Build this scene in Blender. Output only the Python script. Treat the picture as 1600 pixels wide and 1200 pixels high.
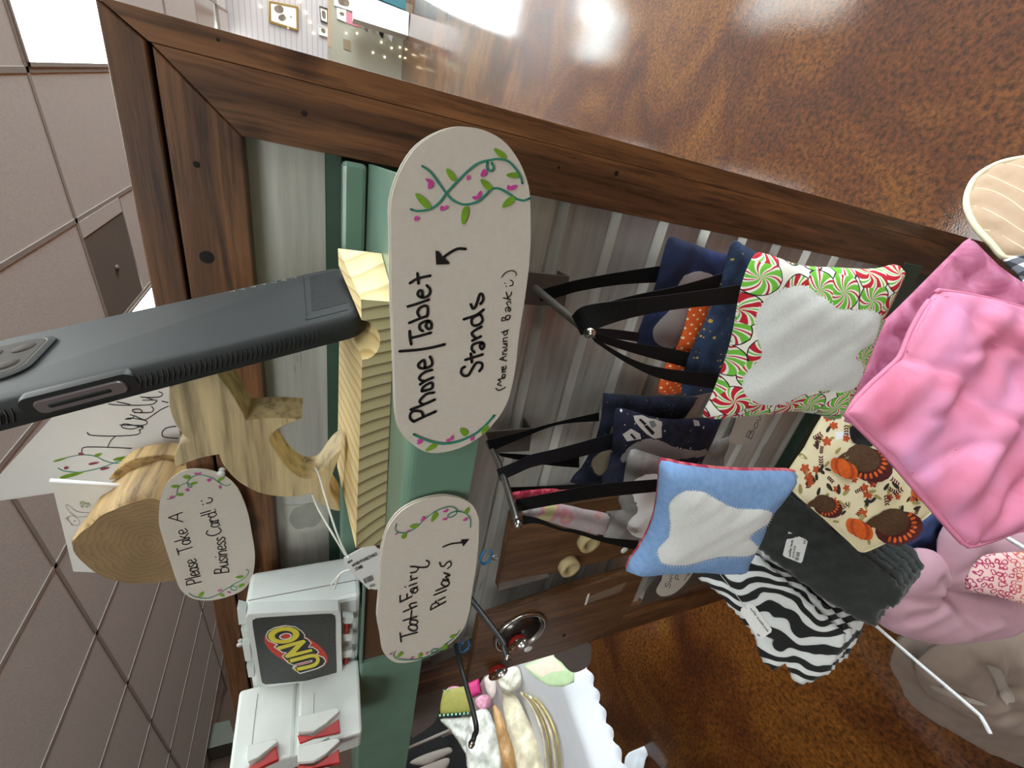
import bpy, bmesh, math, random
import numpy as np
from mathutils import Vector, Matrix
from mathutils.geometry import delaunay_2d_cdt
random.seed(7)
rng = np.random.default_rng(7)
for o in list(bpy.data.objects):
    bpy.data.objects.remove(o)
SC = bpy.context.scene
COL = SC.collection
V = Vector

# ------------------------------------------------------------------ camera
HC = 1.45                       # camera height above the floor
FPX = 639.0                     # focal length in pixels of the 1600x1200 frame
PITCH, ROLL, YAW = math.radians(24.067), math.radians(-.465), math.radians(27.78)
_c, _s = math.cos(PITCH), math.sin(PITCH)
_h = np.array([-math.sin(YAW), math.cos(YAW), 0.0]); _r = np.array([math.cos(YAW), math.sin(YAW), 0.0]); _z = np.array([0, 0, 1.0])
CF = _h * _c - _z * _s
_u = _h * _s + _z * _c
CR = _r * math.cos(ROLL) + _u * math.sin(ROLL)
CU = -_r * math.sin(ROLL) + _u * math.cos(ROLL)
EYE = np.array([0, 0, HC])
cam_d = bpy.data.cameras.new('camera')
cam = bpy.data.objects.new('camera', cam_d)
COL.objects.link(cam)
cam_d.sensor_fit = 'HORIZONTAL'
cam_d.sensor_width = 36.0
cam_d.lens = FPX / 1600 * 36.0
cam_d.clip_start = 0.005
cam_d.clip_end = 100
# the phone was held sideways: the picture's left is up in the room, its top is the room's right
ix, iy, iz = -CU, CR, -CF
cam.matrix_world = Matrix(((ix[0], iy[0], iz[0], 0), (ix[1], iy[1], iz[1], 0), (ix[2], iy[2], iz[2], HC), (0, 0, 0, 1)))
SC.camera = cam

# ------------------------------------------------------------------ exposure, world
SC.view_settings.view_transform = 'Standard'
SC.view_settings.look = 'None'
SC.view_settings.gamma = 1.0
SC.view_settings.use_curve_mapping = False
SC.view_settings.exposure = 0.25
try:
    SC.cycles.use_denoising = True
    SC.cycles.max_bounces = 6
    SC.cycles.diffuse_bounces = 4
    SC.cycles.caustics_reflective = False
    SC.cycles.caustics_refractive = False
    SC.cycles.sample_clamp_indirect = 4.0
except Exception:
    pass
LAMP = 8.0                      # strength of the ceiling fixtures
SKY = 15.0                       # daylight outside the shop window
wd = bpy.data.worlds.new('world'); SC.world = wd
wd.use_nodes = True
wd.node_tree.nodes['Background'].inputs[0].default_value = (.82, .95, 1, 1)
wd.node_tree.nodes['Background'].inputs[1].default_value = SKY

# ------------------------------------------------------------------ picking points: a point seen along a ray, at a known plane
S = 1.18                        # rack units -> metres
def ray(px, py):
    return CF + CR * ((600 - py) / FPX) + CU * ((800 - px) / FPX)
def at(px, py, Y=None, X=None, Z=None, t=None, raw=False):
    d = ray(px, py)
    k = S if not raw else 1.0
    if Y is not None: q = Y * k / d[1]
    elif X is not None: q = X * k / d[0]
    elif Z is not None: q = Z * k / d[2]
    else: q = t * k
    return EYE + d * q
def W(x, y, z):                 # rack units (relative to the eye) -> world
    return np.array([x * S, y * S, HC + z * S])

class Plane:
    def __init__(s, o, n, up=(0, 0, 1)):
        s.o = np.array(o, float); n = np.array(n, float); s.n = n / np.linalg.norm(n)
        if np.dot(s.n, EYE - s.o) < 0: s.n = -s.n
        up = np.array(up, float)
        if abs(np.dot(up, s.n)) > .95: up = np.array([0, 1.0, 0])
        s.ey = up - s.n * np.dot(up, s.n); s.ey /= np.linalg.norm(s.ey)
        s.ex = np.cross(s.ey, s.n)
    def hit(s, px, py):
        d = ray(px, py)
        return EYE + d * (np.dot(s.o - EYE, s.n) / np.dot(d, s.n))
    def uv(s, px, py):
        p = s.hit(px, py) - s.o
        return np.array([p @ s.ex, p @ s.ey])
    def p3(s, uv, lift=0.0):
        return s.o + s.ex * uv[0] + s.ey * uv[1] + s.n * lift
def PY(y, tilt=0.0, yaw=0.0):   # upright plane at rack depth y
    return Plane(W(0, y, 0), (-math.sin(yaw), -math.cos(yaw), tilt))
def P3(a, b, c):                # plane through three (px, py, t)
    A, B, C_ = [at(q[0], q[1], t=q[2]) for q in (a, b, c)]
    return Plane(A, np.cross(B - A, C_ - A))

# ------------------------------------------------------------------ materials
MATS = {}
def nodes_of(name):
    m = bpy.data.materials.new(name); m.use_nodes = True
    nt = m.node_tree
    return m, nt, nt.nodes, nt.links, nt.nodes['Principled BSDF']
def N(nt, typ, **kw):
    n = nt.nodes.new(typ)
    for k, v in kw.items():
        if k in n.inputs: n.inputs[k].default_value = v
        else: setattr(n, k, v)
    return n
def c4(c): return (c[0], c[1], c[2], 1)
def srgb(r, g, b):
    f = lambda x: ((x / 255 + .055) / 1.055) ** 2.4 if x > 10 else x / 255 / 12.92
    return (f(r), f(g), f(b))
def coords(nt, kind='Object', scale=(1, 1, 1), rot=(0, 0, 0), loc=(0, 0, 0)):
    tc = N(nt, 'ShaderNodeTexCoord'); mp = N(nt, 'ShaderNodeMapping')
    mp.inputs['Scale'].default_value = scale; mp.inputs['Rotation'].default_value = rot; mp.inputs['Location'].default_value = loc
    nt.links.new(tc.outputs[kind], mp.inputs['Vector'])
    return mp.outputs[0]
def ramp(nt, fac, stops, interp='LINEAR'):
    r = N(nt, 'ShaderNodeValToRGB'); r.color_ramp.interpolation = interp
    e = r.color_ramp.elements
    while len(e) < len(stops): e.new(.5)
    for k, (p, c) in enumerate(stops):
        e[k].position = p; e[k].color = c4(c)
    nt.links.new(fac, r.inputs[0])
    return r.outputs[0]
def mixc(nt, fac, a, b, mode='MIX'):
    m = N(nt, 'ShaderNodeMix', data_type='RGBA', blend_type=mode)
    for i, x in ((0, fac), (6, a), (7, b)):
        if hasattr(x, 'node'): nt.links.new(x, m.inputs[i])
        else: m.inputs[i].default_value = c4(x) if i else x
    return m.outputs[2]
def math_(nt, op, a, b=0.0, c=0.0):
    m = N(nt, 'ShaderNodeMath', operation=op)
    for i, x in enumerate((a, b, c)):
        if hasattr(x, 'node'): nt.links.new(x, m.inputs[i])
        else: m.inputs[i].default_value = x
    return m.outputs[0]
def bump(nt, bs, h, strength=.3, dist=.001):
    b = N(nt, 'ShaderNodeBump'); b.inputs['Strength'].default_value = strength; b.inputs['Distance'].default_value = dist
    nt.links.new(h, b.inputs['Height']); nt.links.new(b.outputs[0], bs.inputs['Normal'])
def plain(name, col, rough=.5, metal=0.0, var=.12, nscale=60, bmp=0.0, bscale=400, coat=0.0, sheen=0.0, spec=None, trans=0.0):
    if name in MATS: return MATS[name]
    m, nt, nd, lk, bs = nodes_of(name)
    co = coords(nt)
    n = N(nt, 'ShaderNodeTexNoise', Scale=nscale, Detail=4.0); lk.new(co, n.inputs['Vector'])
    lo = tuple(x * (1 - var) for x in col); hi = tuple(min(1, x * (1 + var)) for x in col)
    lk.new(ramp(nt, n.outputs[0], [(.3, lo), (.7, hi)]), bs.inputs['Base Color'])
    bs.inputs['Roughness'].default_value = rough; bs.inputs['Metallic'].default_value = metal
    bs.inputs['Coat Weight'].default_value = coat
    if spec is not None: bs.inputs['Specular IOR Level'].default_value = spec
    if sheen: bs.inputs['Sheen Weight'].default_value = sheen
    if trans: bs.inputs['Transmission Weight'].default_value = trans
    if bmp:
        b = N(nt, 'ShaderNodeTexNoise', Scale=bscale, Detail=3.0); lk.new(co, b.inputs['Vector'])
        bump(nt, bs, b.outputs[0], bmp)
    MATS[name] = m
    return m
def emit(name, col, s):
    m, nt, nd, lk, bs = nodes_of(name)
    bs.inputs['Base Color'].default_value = c4(col)
    bs.inputs['Emission Color'].default_value = c4(col); bs.inputs['Emission Strength'].default_value = s
    return m
def wood(name, axis, dark, mid, light, scale=1.0, rough=.45, knots=True):
    m, nt, nd, lk, bs = nodes_of(name)
    st = {'X': (1.6, 28, 28), 'Y': (28, 1.6, 28), 'Z': (28, 28, 1.6)}[axis]
    co = coords(nt, scale=tuple(x * scale for x in st))
    n = N(nt, 'ShaderNodeTexNoise', Scale=1.0, Detail=6.0, Distortion=.6); lk.new(co, n.inputs['Vector'])
    fine = N(nt, 'ShaderNodeTexNoise', Scale=6.5, Detail=7.0, Roughness=.65); lk.new(co, fine.inputs['Vector'])
    base = ramp(nt, n.outputs[0], [(.30, dark), (.5, mid), (.70, light)])
    f = ramp(nt, fine.outputs[0], [(.36, (.45, .43, .42)), (.5, (.95, .95, .95)), (.68, (1.22, 1.2, 1.16))])
    col = mixc(nt, 1.0, base, f, 'MULTIPLY')
    if knots:
        kc = coords(nt, scale=(9, 9, 9))
        v = N(nt, 'ShaderNodeTexVoronoi', Scale=1.0); lk.new(kc, v.inputs['Vector'])
        kd = ramp(nt, v.outputs['Distance'], [(.0, (.25, .2, .18)), (.10, (.6, .55, .5)), (.16, (1, 1, 1))])
        col = mixc(nt, 1.0, col, kd, 'MULTIPLY')
    lk.new(col, bs.inputs['Base Color'])
    bs.inputs['Roughness'].default_value = rough
    bump(nt, bs, fine.outputs[0], .25, .0008)
    return m

BROWN = [srgb(66, 38, 22), srgb(104, 69, 44), srgb(146, 99, 61)]
M_rail = wood('stained_rail', 'X', *BROWN, scale=1.3)
M_stile = wood('stained_stile', 'Z', *BROWN, scale=1.3)
M_board = wood('plaque_wood', 'Z', srgb(74, 50, 33), srgb(104, 72, 47), srgb(124, 88, 58), scale=2.0, knots=False)
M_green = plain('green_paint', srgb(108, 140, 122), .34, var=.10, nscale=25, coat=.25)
M_dkgreen = plain('dark_and_shaded_green', srgb(62, 86, 74), .45, var=.1)
M_white = plain('white_plastic', srgb(226, 231, 228), .55, var=.02, bmp=.12, bscale=1500)
M_red = plain('red_plastic', srgb(190, 44, 40), .45, var=.06)
M_card = plain('white_card', srgb(212, 204, 192), .75, var=.025, nscale=500, bmp=.05, bscale=900)
M_paper = plain('white_paper', srgb(244, 243, 240), .7, var=.01)
M_label = plain('label_paper', srgb(246, 246, 244), .6, var=.01)
M_ink = plain('black_ink', srgb(18, 17, 18), .55, var=.05)
M_greyink = plain('grey_ink', srgb(70, 70, 74), .6, var=.05)
M_teal = plain('teal_ink', srgb(48, 134, 112), .6, var=.08)
M_leaf = plain('leaf_ink', srgb(118, 164, 34), .6, var=.15, nscale=300)
M_pinkink = plain('pink_ink', srgb(205, 70, 160), .6, var=.1, nscale=300)
M_mauveink = plain('mauve_ink', srgb(150, 66, 84), .6, var=.1, nscale=300)
M_black_rib = plain('black_ribbon', srgb(12, 12, 13), .7, var=.15, nscale=800, spec=.25)
M_navy_rib = plain('navy_ribbon', srgb(16, 19, 28), .6, var=.15, nscale=800)
M_steel = plain('hook_steel', srgb(128, 124, 118), .38, metal=.9, var=.1)
M_dksteel = plain('grey_hook_coat', srgb(74, 74, 76), .35, metal=.4, var=.08)
M_bracket = plain('bracket_metal', srgb(112, 106, 98), .45, metal=.55, var=.1)
M_felt = plain('white_felt', srgb(230, 231, 229), .95, var=.07, nscale=900, bmp=.35, bscale=1100, sheen=.4)
M_greyfelt = plain('grey_felt', srgb(150, 146, 146), .95, var=.07, nscale=700, bmp=.5, bscale=900, sheen=.2)
M_thread = plain('white_thread', srgb(226, 224, 216), .8, var=.03)
M_bfleece = plain('black_fleece', srgb(48, 52, 51), .95, var=.28, nscale=90, bmp=.5, bscale=700, sheen=.35)
M_mauve = plain('mauve_cotton', srgb(214, 168, 184), .85, var=.04, nscale=40, bmp=.12, bscale=120, sheen=.2)
M_taupe = plain('taupe_cotton', srgb(150, 130, 118), .88, var=.05, nscale=40, bmp=.12, bscale=120, sheen=.2)
M_tan = plain('tan_cotton', srgb(186, 158, 132), .85, var=.05, nscale=60, bmp=.1, bscale=150)
M_cream = plain('cream_piping', srgb(232, 222, 192), .8, var=.03)
M_whiterod = plain('white_wire', srgb(236, 236, 238), .3, var=.02)
M_pine_top = None
M_metalwhite = plain('white_cloth', srgb(226, 228, 234), .85, var=.02, nscale=20, bmp=.1, bscale=60)
M_darkroom = plain('dark_garment', srgb(20, 18, 17), .9, var=.3)
M_hanger = plain('taupe_hanger', srgb(150, 138, 128), .6, var=.05)
M_greypad = plain('grey_board', srgb(120, 110, 104), .7, var=.05)
M_skyblue = None
M_silver = plain('silver_metal', srgb(190, 188, 184), .18, metal=1.0, var=.05)
M_blueclip = plain('blue_plastic', srgb(60, 130, 190), .35, var=.05)
M_woodring = plain('pale_wood', srgb(190, 172, 128), .6, var=.08)
M_clear = plain('clear_plastic', srgb(235, 235, 230), .12, var=.01, spec=.8)

# ------------------------------------------------------------------ object helpers
def link(name, me, mat, parent=None, smooth=False):
    o = bpy.data.objects.new(name, me); COL.objects.link(o)
    if mat is not None and not me.materials: me.materials.append(mat)
    if smooth:
        for p in me.polygons: p.use_smooth = True
    if parent is not None: o.parent = parent
    return o
def base_of(parent):
    b = np.zeros(3)
    while parent is not None:
        b += np.array(parent.location); parent = parent.parent
    return b
def mesh(name, vs, fs, mat, parent=None, smooth=False, uvs=None, bevel=0.0):
    b = base_of(parent)
    me = bpy.data.meshes.new(name)
    me.from_pydata([tuple(np.asarray(v, float) - b) for v in vs], [], [tuple(int(i) for i in f) for f in fs])
    if uvs is not None:
        ul = me.uv_layers.new(name='UVMap')
        for lp in me.loops: ul.data[lp.index].uv = uvs[lp.vertex_index]
    bm = bmesh.new(); bm.from_mesh(me); bmesh.ops.recalc_face_normals(bm, faces=bm.faces); bm.to_mesh(me); bm.free()
    me.update()
    o = link(name, me, mat, parent, smooth)
    if bevel:
        md = o.modifiers.new('bevel', 'BEVEL'); md.width = bevel; md.segments = 2; md.limit_method = 'ANGLE'; md.angle_limit = .6
    return o
def meta(o, label=None, cat=None, group=None, kind=None):
    if label: o['label'] = label
    if cat: o['category'] = cat
    if group: o['group'] = group
    if kind: o['kind'] = kind
    return o
def thing(name, loc, label, cat, group=None):
    o = bpy.data.objects.new(name, None); COL.objects.link(o); o.empty_display_size = .02
    o.location = tuple(float(x) for x in loc)
    return meta(o, label, cat, group)
def box(x0, x1, y0, y1, z0, z1):
    vs = [(x, y, z) for z in (z0, z1) for y in (y0, y1) for x in (x0, x1)]
    return vs, [(0, 2, 3, 1), (4, 5, 7, 6), (0, 1, 5, 4), (1, 3, 7, 5), (3, 2, 6, 7), (2, 0, 4, 6)]
def rbox(x0, x1, y0, y1, z0, z1):          # box in rack units
    vs, fs = box(x0, x1, y0, y1, z0, z1)
    return [W(*v) for v in vs], fs
def join(parts):
    vs, fs = [], []
    for v, f in parts:
        k = len(vs); vs += list(v); fs += [tuple(i + k for i in q) for q in f]
    return vs, fs
def prism(front, off):                      # polygon + offset vector -> closed solid
    n = len(front); off = np.asarray(off, float)
    vs = [np.asarray(p, float) for p in front] + [np.asarray(p, float) + off for p in front]
    fs = [tuple(range(n)), tuple(range(2 * n - 1, n - 1, -1))]
    fs += [(i, i + n, (i + 1) % n + n, (i + 1) % n) for i in range(n)]
    return vs, fs
def tube(path, r, n=10, caps=True):
    P = [np.asarray(p, float) for p in path]; m = len(P)
    R = r if hasattr(r, '__len__') else [r] * m
    vs, fs = [], []
    up = np.array([.31, .17, .93])
    for i, p in enumerate(P):
        d = P[min(i + 1, m - 1)] - P[max(i - 1, 0)]; d = d / (np.linalg.norm(d) + 1e-12)
        a = np.cross(d, up)
        if np.linalg.norm(a) < .1: a = np.cross(d, np.array([1.0, 0, 0]))
        a /= np.linalg.norm(a); b = np.cross(d, a)
        for k in range(n):
            w = 2 * math.pi * k / n
            vs.append(p + (a * math.cos(w) + b * math.sin(w)) * R[i])
    for i in range(m - 1):
        for k in range(n):
            fs.append((i * n + k, i * n + (k + 1) % n, (i + 1) * n + (k + 1) % n, (i + 1) * n + k))
    if caps:
        fs.append(tuple(range(n))[::-1]); fs.append(tuple(range((m - 1) * n, m * n)))
    return vs, fs
def lathe(prof, o, axis, n=24):             # prof: (radius, height) pairs about an axis
    axis = np.asarray(axis, float); axis /= np.linalg.norm(axis)
    a = np.cross(axis, (0.3, .2, .9)); a /= np.linalg.norm(a); b = np.cross(axis, a)
    vs, fs = [], []
    for r, h in prof:
        for k in range(n):
            w = 2 * math.pi * k / n
            vs.append(np.asarray(o) + axis * h + (a * math.cos(w) + b * math.sin(w)) * r)
    for i in range(len(prof) - 1):
        for k in range(n):
            fs.append((i * n + k, i * n + (k + 1) % n, (i + 1) * n + (k + 1) % n, (i + 1) * n + k))
    if prof[0][0] > 1e-6: fs.append(tuple(range(n)))
    if prof[-1][0] > 1e-6: fs.append(tuple(range((len(prof) - 1) * n, len(prof) * n)))
    return vs, fs
def catmull(P, k=6, closed=False):
    P = [np.asarray(p, float) for p in P]; n = len(P)
    if n < 3: return P
    out = []
    rngi = range(n) if closed else range(n - 1)
    for i in rngi:
        g = (lambda j: P[j % n]) if closed else (lambda j: P[min(max(j, 0), n - 1)])
        p0, p1, p2, p3 = g(i - 1), g(i), g(i + 1), g(i + 2)
        for q in range(k):
            t = q / k
            out.append(.5 * ((2 * p1) + (p2 - p0) * t + (2 * p0 - 5 * p1 + 4 * p2 - p3) * t * t + (3 * p1 - p0 - 3 * p2 + p3) * t ** 3))
    if not closed: out.append(P[-1])
    return out
def pts(s, org=(0, 0), sc=1.0):             # 'x,y x,y' in a zoomed crop -> pixels
    return [np.array([org[0] + float(a.split(',')[0]) / sc, org[1] + float(a.split(',')[1]) / sc]) for a in s.split()]
def clean(poly, eps):
    out = []
    for p in poly:
        if not out or np.hypot(*(p - out[-1])) > eps: out.append(p)
    if np.hypot(*(out[0] - out[-1])) <= eps: out.pop()
    return out
def inside(poly, P):
    x, y = P[:, 0], P[:, 1]; c = np.zeros(len(P), bool); n = len(poly); j = n - 1
    for i in range(n):
        xi, yi = poly[i]; xj, yj = poly[j]
        m = ((yi > y) != (yj > y)) & (x < (xj - xi) * (y - yi) / (yj - yi + 1e-15) + xi)
        c ^= m; j = i
    return c
def bdist(poly, P):
    d = np.full(len(P), 1e9); n = len(poly)
    for i in range(n):
        a = np.asarray(poly[i]); b = np.asarray(poly[(i + 1) % n]); ab = b - a
        t = np.clip(((P - a) @ ab) / (ab @ ab + 1e-15), 0, 1)
        d = np.minimum(d, np.hypot(*(P - a - t[:, None] * ab).T))
    return d
def triang(poly, sp):
    """fill a 2-D polygon with triangles and interior points spaced sp"""
    poly = clean([np.asarray(p) for p in poly], sp * .08)
    lo = np.min(poly, 0); hi = np.max(poly, 0)
    gx = np.arange(lo[0], hi[0], sp); gy = np.arange(lo[1], hi[1], sp * .866)
    G = np.array([(x + (k % 2) * sp * .5, y) for k, y in enumerate(gy) for x in gx]) if len(gx) and len(gy) else np.zeros((0, 2))
    if len(G):
        G = G[inside(poly, G)]
    if len(G):
        G = G[bdist(poly, G) > sp * .35]
    vs = [Vector(p) for p in poly] + [Vector(p) for p in G]
    n = len(poly)
    r = delaunay_2d_cdt(vs, [(i, (i + 1) % n) for i in range(n)], [list(range(n))], 1, 1e-7)
    return np.array([tuple(v) for v in r[0]]), [tuple(f) for f in r[2]]

class Puff:
    """a stuffed or flat cloth piece: outline in pixels on a plane, swelling towards its middle"""
    def __init__(s, plane, outline, thick, edge=None, sp=None, smooth=4, closed=True, wr=0.0, seed=0, sag=None, grooves=(), gd=.003, gw=.004):
        s.pl = plane
        ol = catmull(outline, smooth, True) if smooth else outline
        s.poly = [plane.uv(*p) for p in ol]
        s.T = thick; A = np.array(s.poly); s.size = float(np.max(A.max(0) - A.min(0)))
        s.R = edge or s.size * .3; s.wr = wr; s.seed = seed; s.sag = sag
        s.sp = sp or s.size / 22; s.lo = A.min(0)
        s.gd, s.gw = gd, gw; s.gro = [[plane.uv(*p) for p in catmull(pts(q), 4)] for q in grooves]
    def h(s, P):
        P = np.atleast_2d(P)
        d = np.clip(bdist(s.poly, P) / s.R, 0, 1)
        hh = s.T * np.sqrt(np.clip(1 - (1 - d) ** 2, 0, 1))
        if s.wr:
            q = P / s.size; a = s.seed
            w = np.sin(q[:, 0] * 17 + a + 2.2 * np.sin(q[:, 1] * 9 + a)) + .7 * np.sin(q[:, 1] * 23 - 1.7 * a + 2 * np.sin(q[:, 0] * 11)) + .5 * np.sin((q[:, 0] + q[:, 1]) * 37 + a)
            hh = hh + s.wr * w * np.minimum(1, d * 3)
        for g in s.gro:
            d = np.full(len(P), 1e9)
            for a, b in zip(g[:-1], g[1:]):
                ab = b - a; t = np.clip(((P - a) @ ab) / (ab @ ab + 1e-15), 0, 1); d = np.minimum(d, np.hypot(*(P - a - t[:, None] * ab).T))
            hh = hh - s.gd * np.exp(-(d / s.gw) ** 2)
        return hh
    def uvs(s, px, py):
        u = s.pl.uv(px, py); d = ray(px, py); dn = d @ s.pl.n
        sh = np.array([(d @ s.pl.ex) / dn, (d @ s.pl.ey) / dn]); u0 = u
        for _ in range(4):
            u = u0 + sh * float(s.h(u)[0]) * .9
        return u
    def off(s, P):
        return s.sag(P) if s.sag else 0.0
    def build(s, name, mat, parent=None, back=.6, uvscale=1.0):
        U, F = triang(s.poly, s.sp)
        h = s.h(U); g = s.off(U) if s.sag else np.zeros(len(U)); n = len(U)
        e = min(.0009, s.T * .3)
        top = [s.pl.p3(u, hh + gg + e) for u, hh, gg in zip(U, h, g)]
        bot = [s.pl.p3(u, -abs(hh) * back + gg - e) for u, hh, gg in zip(U, h, g)]
        fs = [f for f in F] + [tuple(i + n for i in f[::-1]) for f in F]
        cnt = {}
        for f in F:
            for i in range(3):
                ed = (f[i], f[(i + 1) % 3]); cnt[ed] = 1
        for (a, b) in cnt:
            if (b, a) not in cnt: fs.append((a, a + n, b + n, b))
        uv = [((u[0] - s.lo[0]) / s.size * uvscale, (u[1] - s.lo[1]) / s.size * uvscale) for u in U] * 2
        return mesh(name, top + bot, fs, mat, parent, True, uv)
    def patch(s, name, outline, mat, parent, lift=.0012, smooth=4, sp=None, puff=0.0):
        ol = catmull(outline, smooth, True) if smooth else outline
        poly = [s.uvs(*p) for p in ol]
        A = np.array(poly); size = float(np.max(A.max(0) - A.min(0)))
        U, F = triang(poly, sp or min(s.sp * .7, size / 3))
        h = s.h(U) + (s.off(U) if s.sag else 0)
        if puff:
            d = np.clip(bdist(poly, U) / (size * .08), 0, 1); h = h + puff * np.sqrt(d)
        uv = [((u[0] - s.lo[0]) / s.size, (u[1] - s.lo[1]) / s.size) for u in U]
        return mesh(name, [s.pl.p3(u, hh + lift) for u, hh in zip(U, h)], F, mat, parent, True, uv)
    def line(s, path, r, k=4, lift=.001):
        P = catmull([np.asarray(p) for p in path], k)
        out = []
        for p in P:
            u = s.uvs(*p); out.append(s.pl.p3(u, float(s.h(u)[0]) + lift + (float(s.off(np.atleast_2d(u))[0]) if s.sag else 0)))
        return tube(out, r, 6)

# flat drawing on a plane -------------------------------------------------
def stroke(pl, P, w, lift, k=5, sm=True):
    P = catmull(P, k) if sm and len(P) > 2 else [np.asarray(p, float) for p in P]
    vs, fs = [], []; m = len(P); h = w / 2
    for i, p in enumerate(P):
        d = P[min(i + 1, m - 1)] - P[max(i - 1, 0)]; d = d / (np.hypot(*d) + 1e-9); nrm = np.array([-d[1], d[0]])
        vs += [p + nrm * h, p - nrm * h]
    fs = [(2 * i, 2 * i + 1, 2 * i + 3, 2 * i + 2) for i in range(m - 1)]
    for e in (P[0], P[-1]):
        k0 = len(vs); vs += [e + h * np.array([math.cos(a), math.sin(a)]) for a in np.linspace(0, 2 * math.pi, 9)[:-1]]
        fs.append(tuple(range(k0, k0 + 8)))
    return [pl.p3(pl.uv(*v), lift) for v in vs], fs
def draw(pl, strokes, w, name, mat, parent, lift=.0004, sm=True):
    return mesh(name, *join([stroke(pl, p, w, lift + .000004 * (i % 7), sm=sm) for i, p in enumerate(strokes)]), mat, parent)
def flat(pl, poly, lift, smooth=0):
    P = catmull(poly, smooth, True) if smooth else poly
    return [pl.p3(pl.uv(*p), lift) for p in P], [tuple(range(len(P)))]
def blob(a, b, w):
    a = np.asarray(a, float); b = np.asarray(b, float); m = (a + b) / 2; d = (b - a) / 2; n = np.array([-d[1], d[0]]); n = n / (np.hypot(*n) + 1e-9) * w / 2
    return [m + d * math.cos(t) + n * math.sin(t) * (1 - .25 * math.cos(t)) for t in np.linspace(0, 2 * math.pi, 13)[:-1]]
def blobs(pl, spec, org, sc, name, mat, parent, lift=.0006):
    parts = []
    for i, q in enumerate(spec.split(';')):
        a = [float(x) for x in q.split(',')]
        p0 = np.array([org[0] + a[0] / sc, org[1] + a[1] / sc]); p1 = np.array([org[0] + a[2] / sc, org[1] + a[3] / sc])
        parts.append(flat(pl, blob(p0, p1, a[4] / sc), lift + .00001 * i))
    return meta(mesh(name, *join(parts), mat, parent), kind='stuff')
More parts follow.
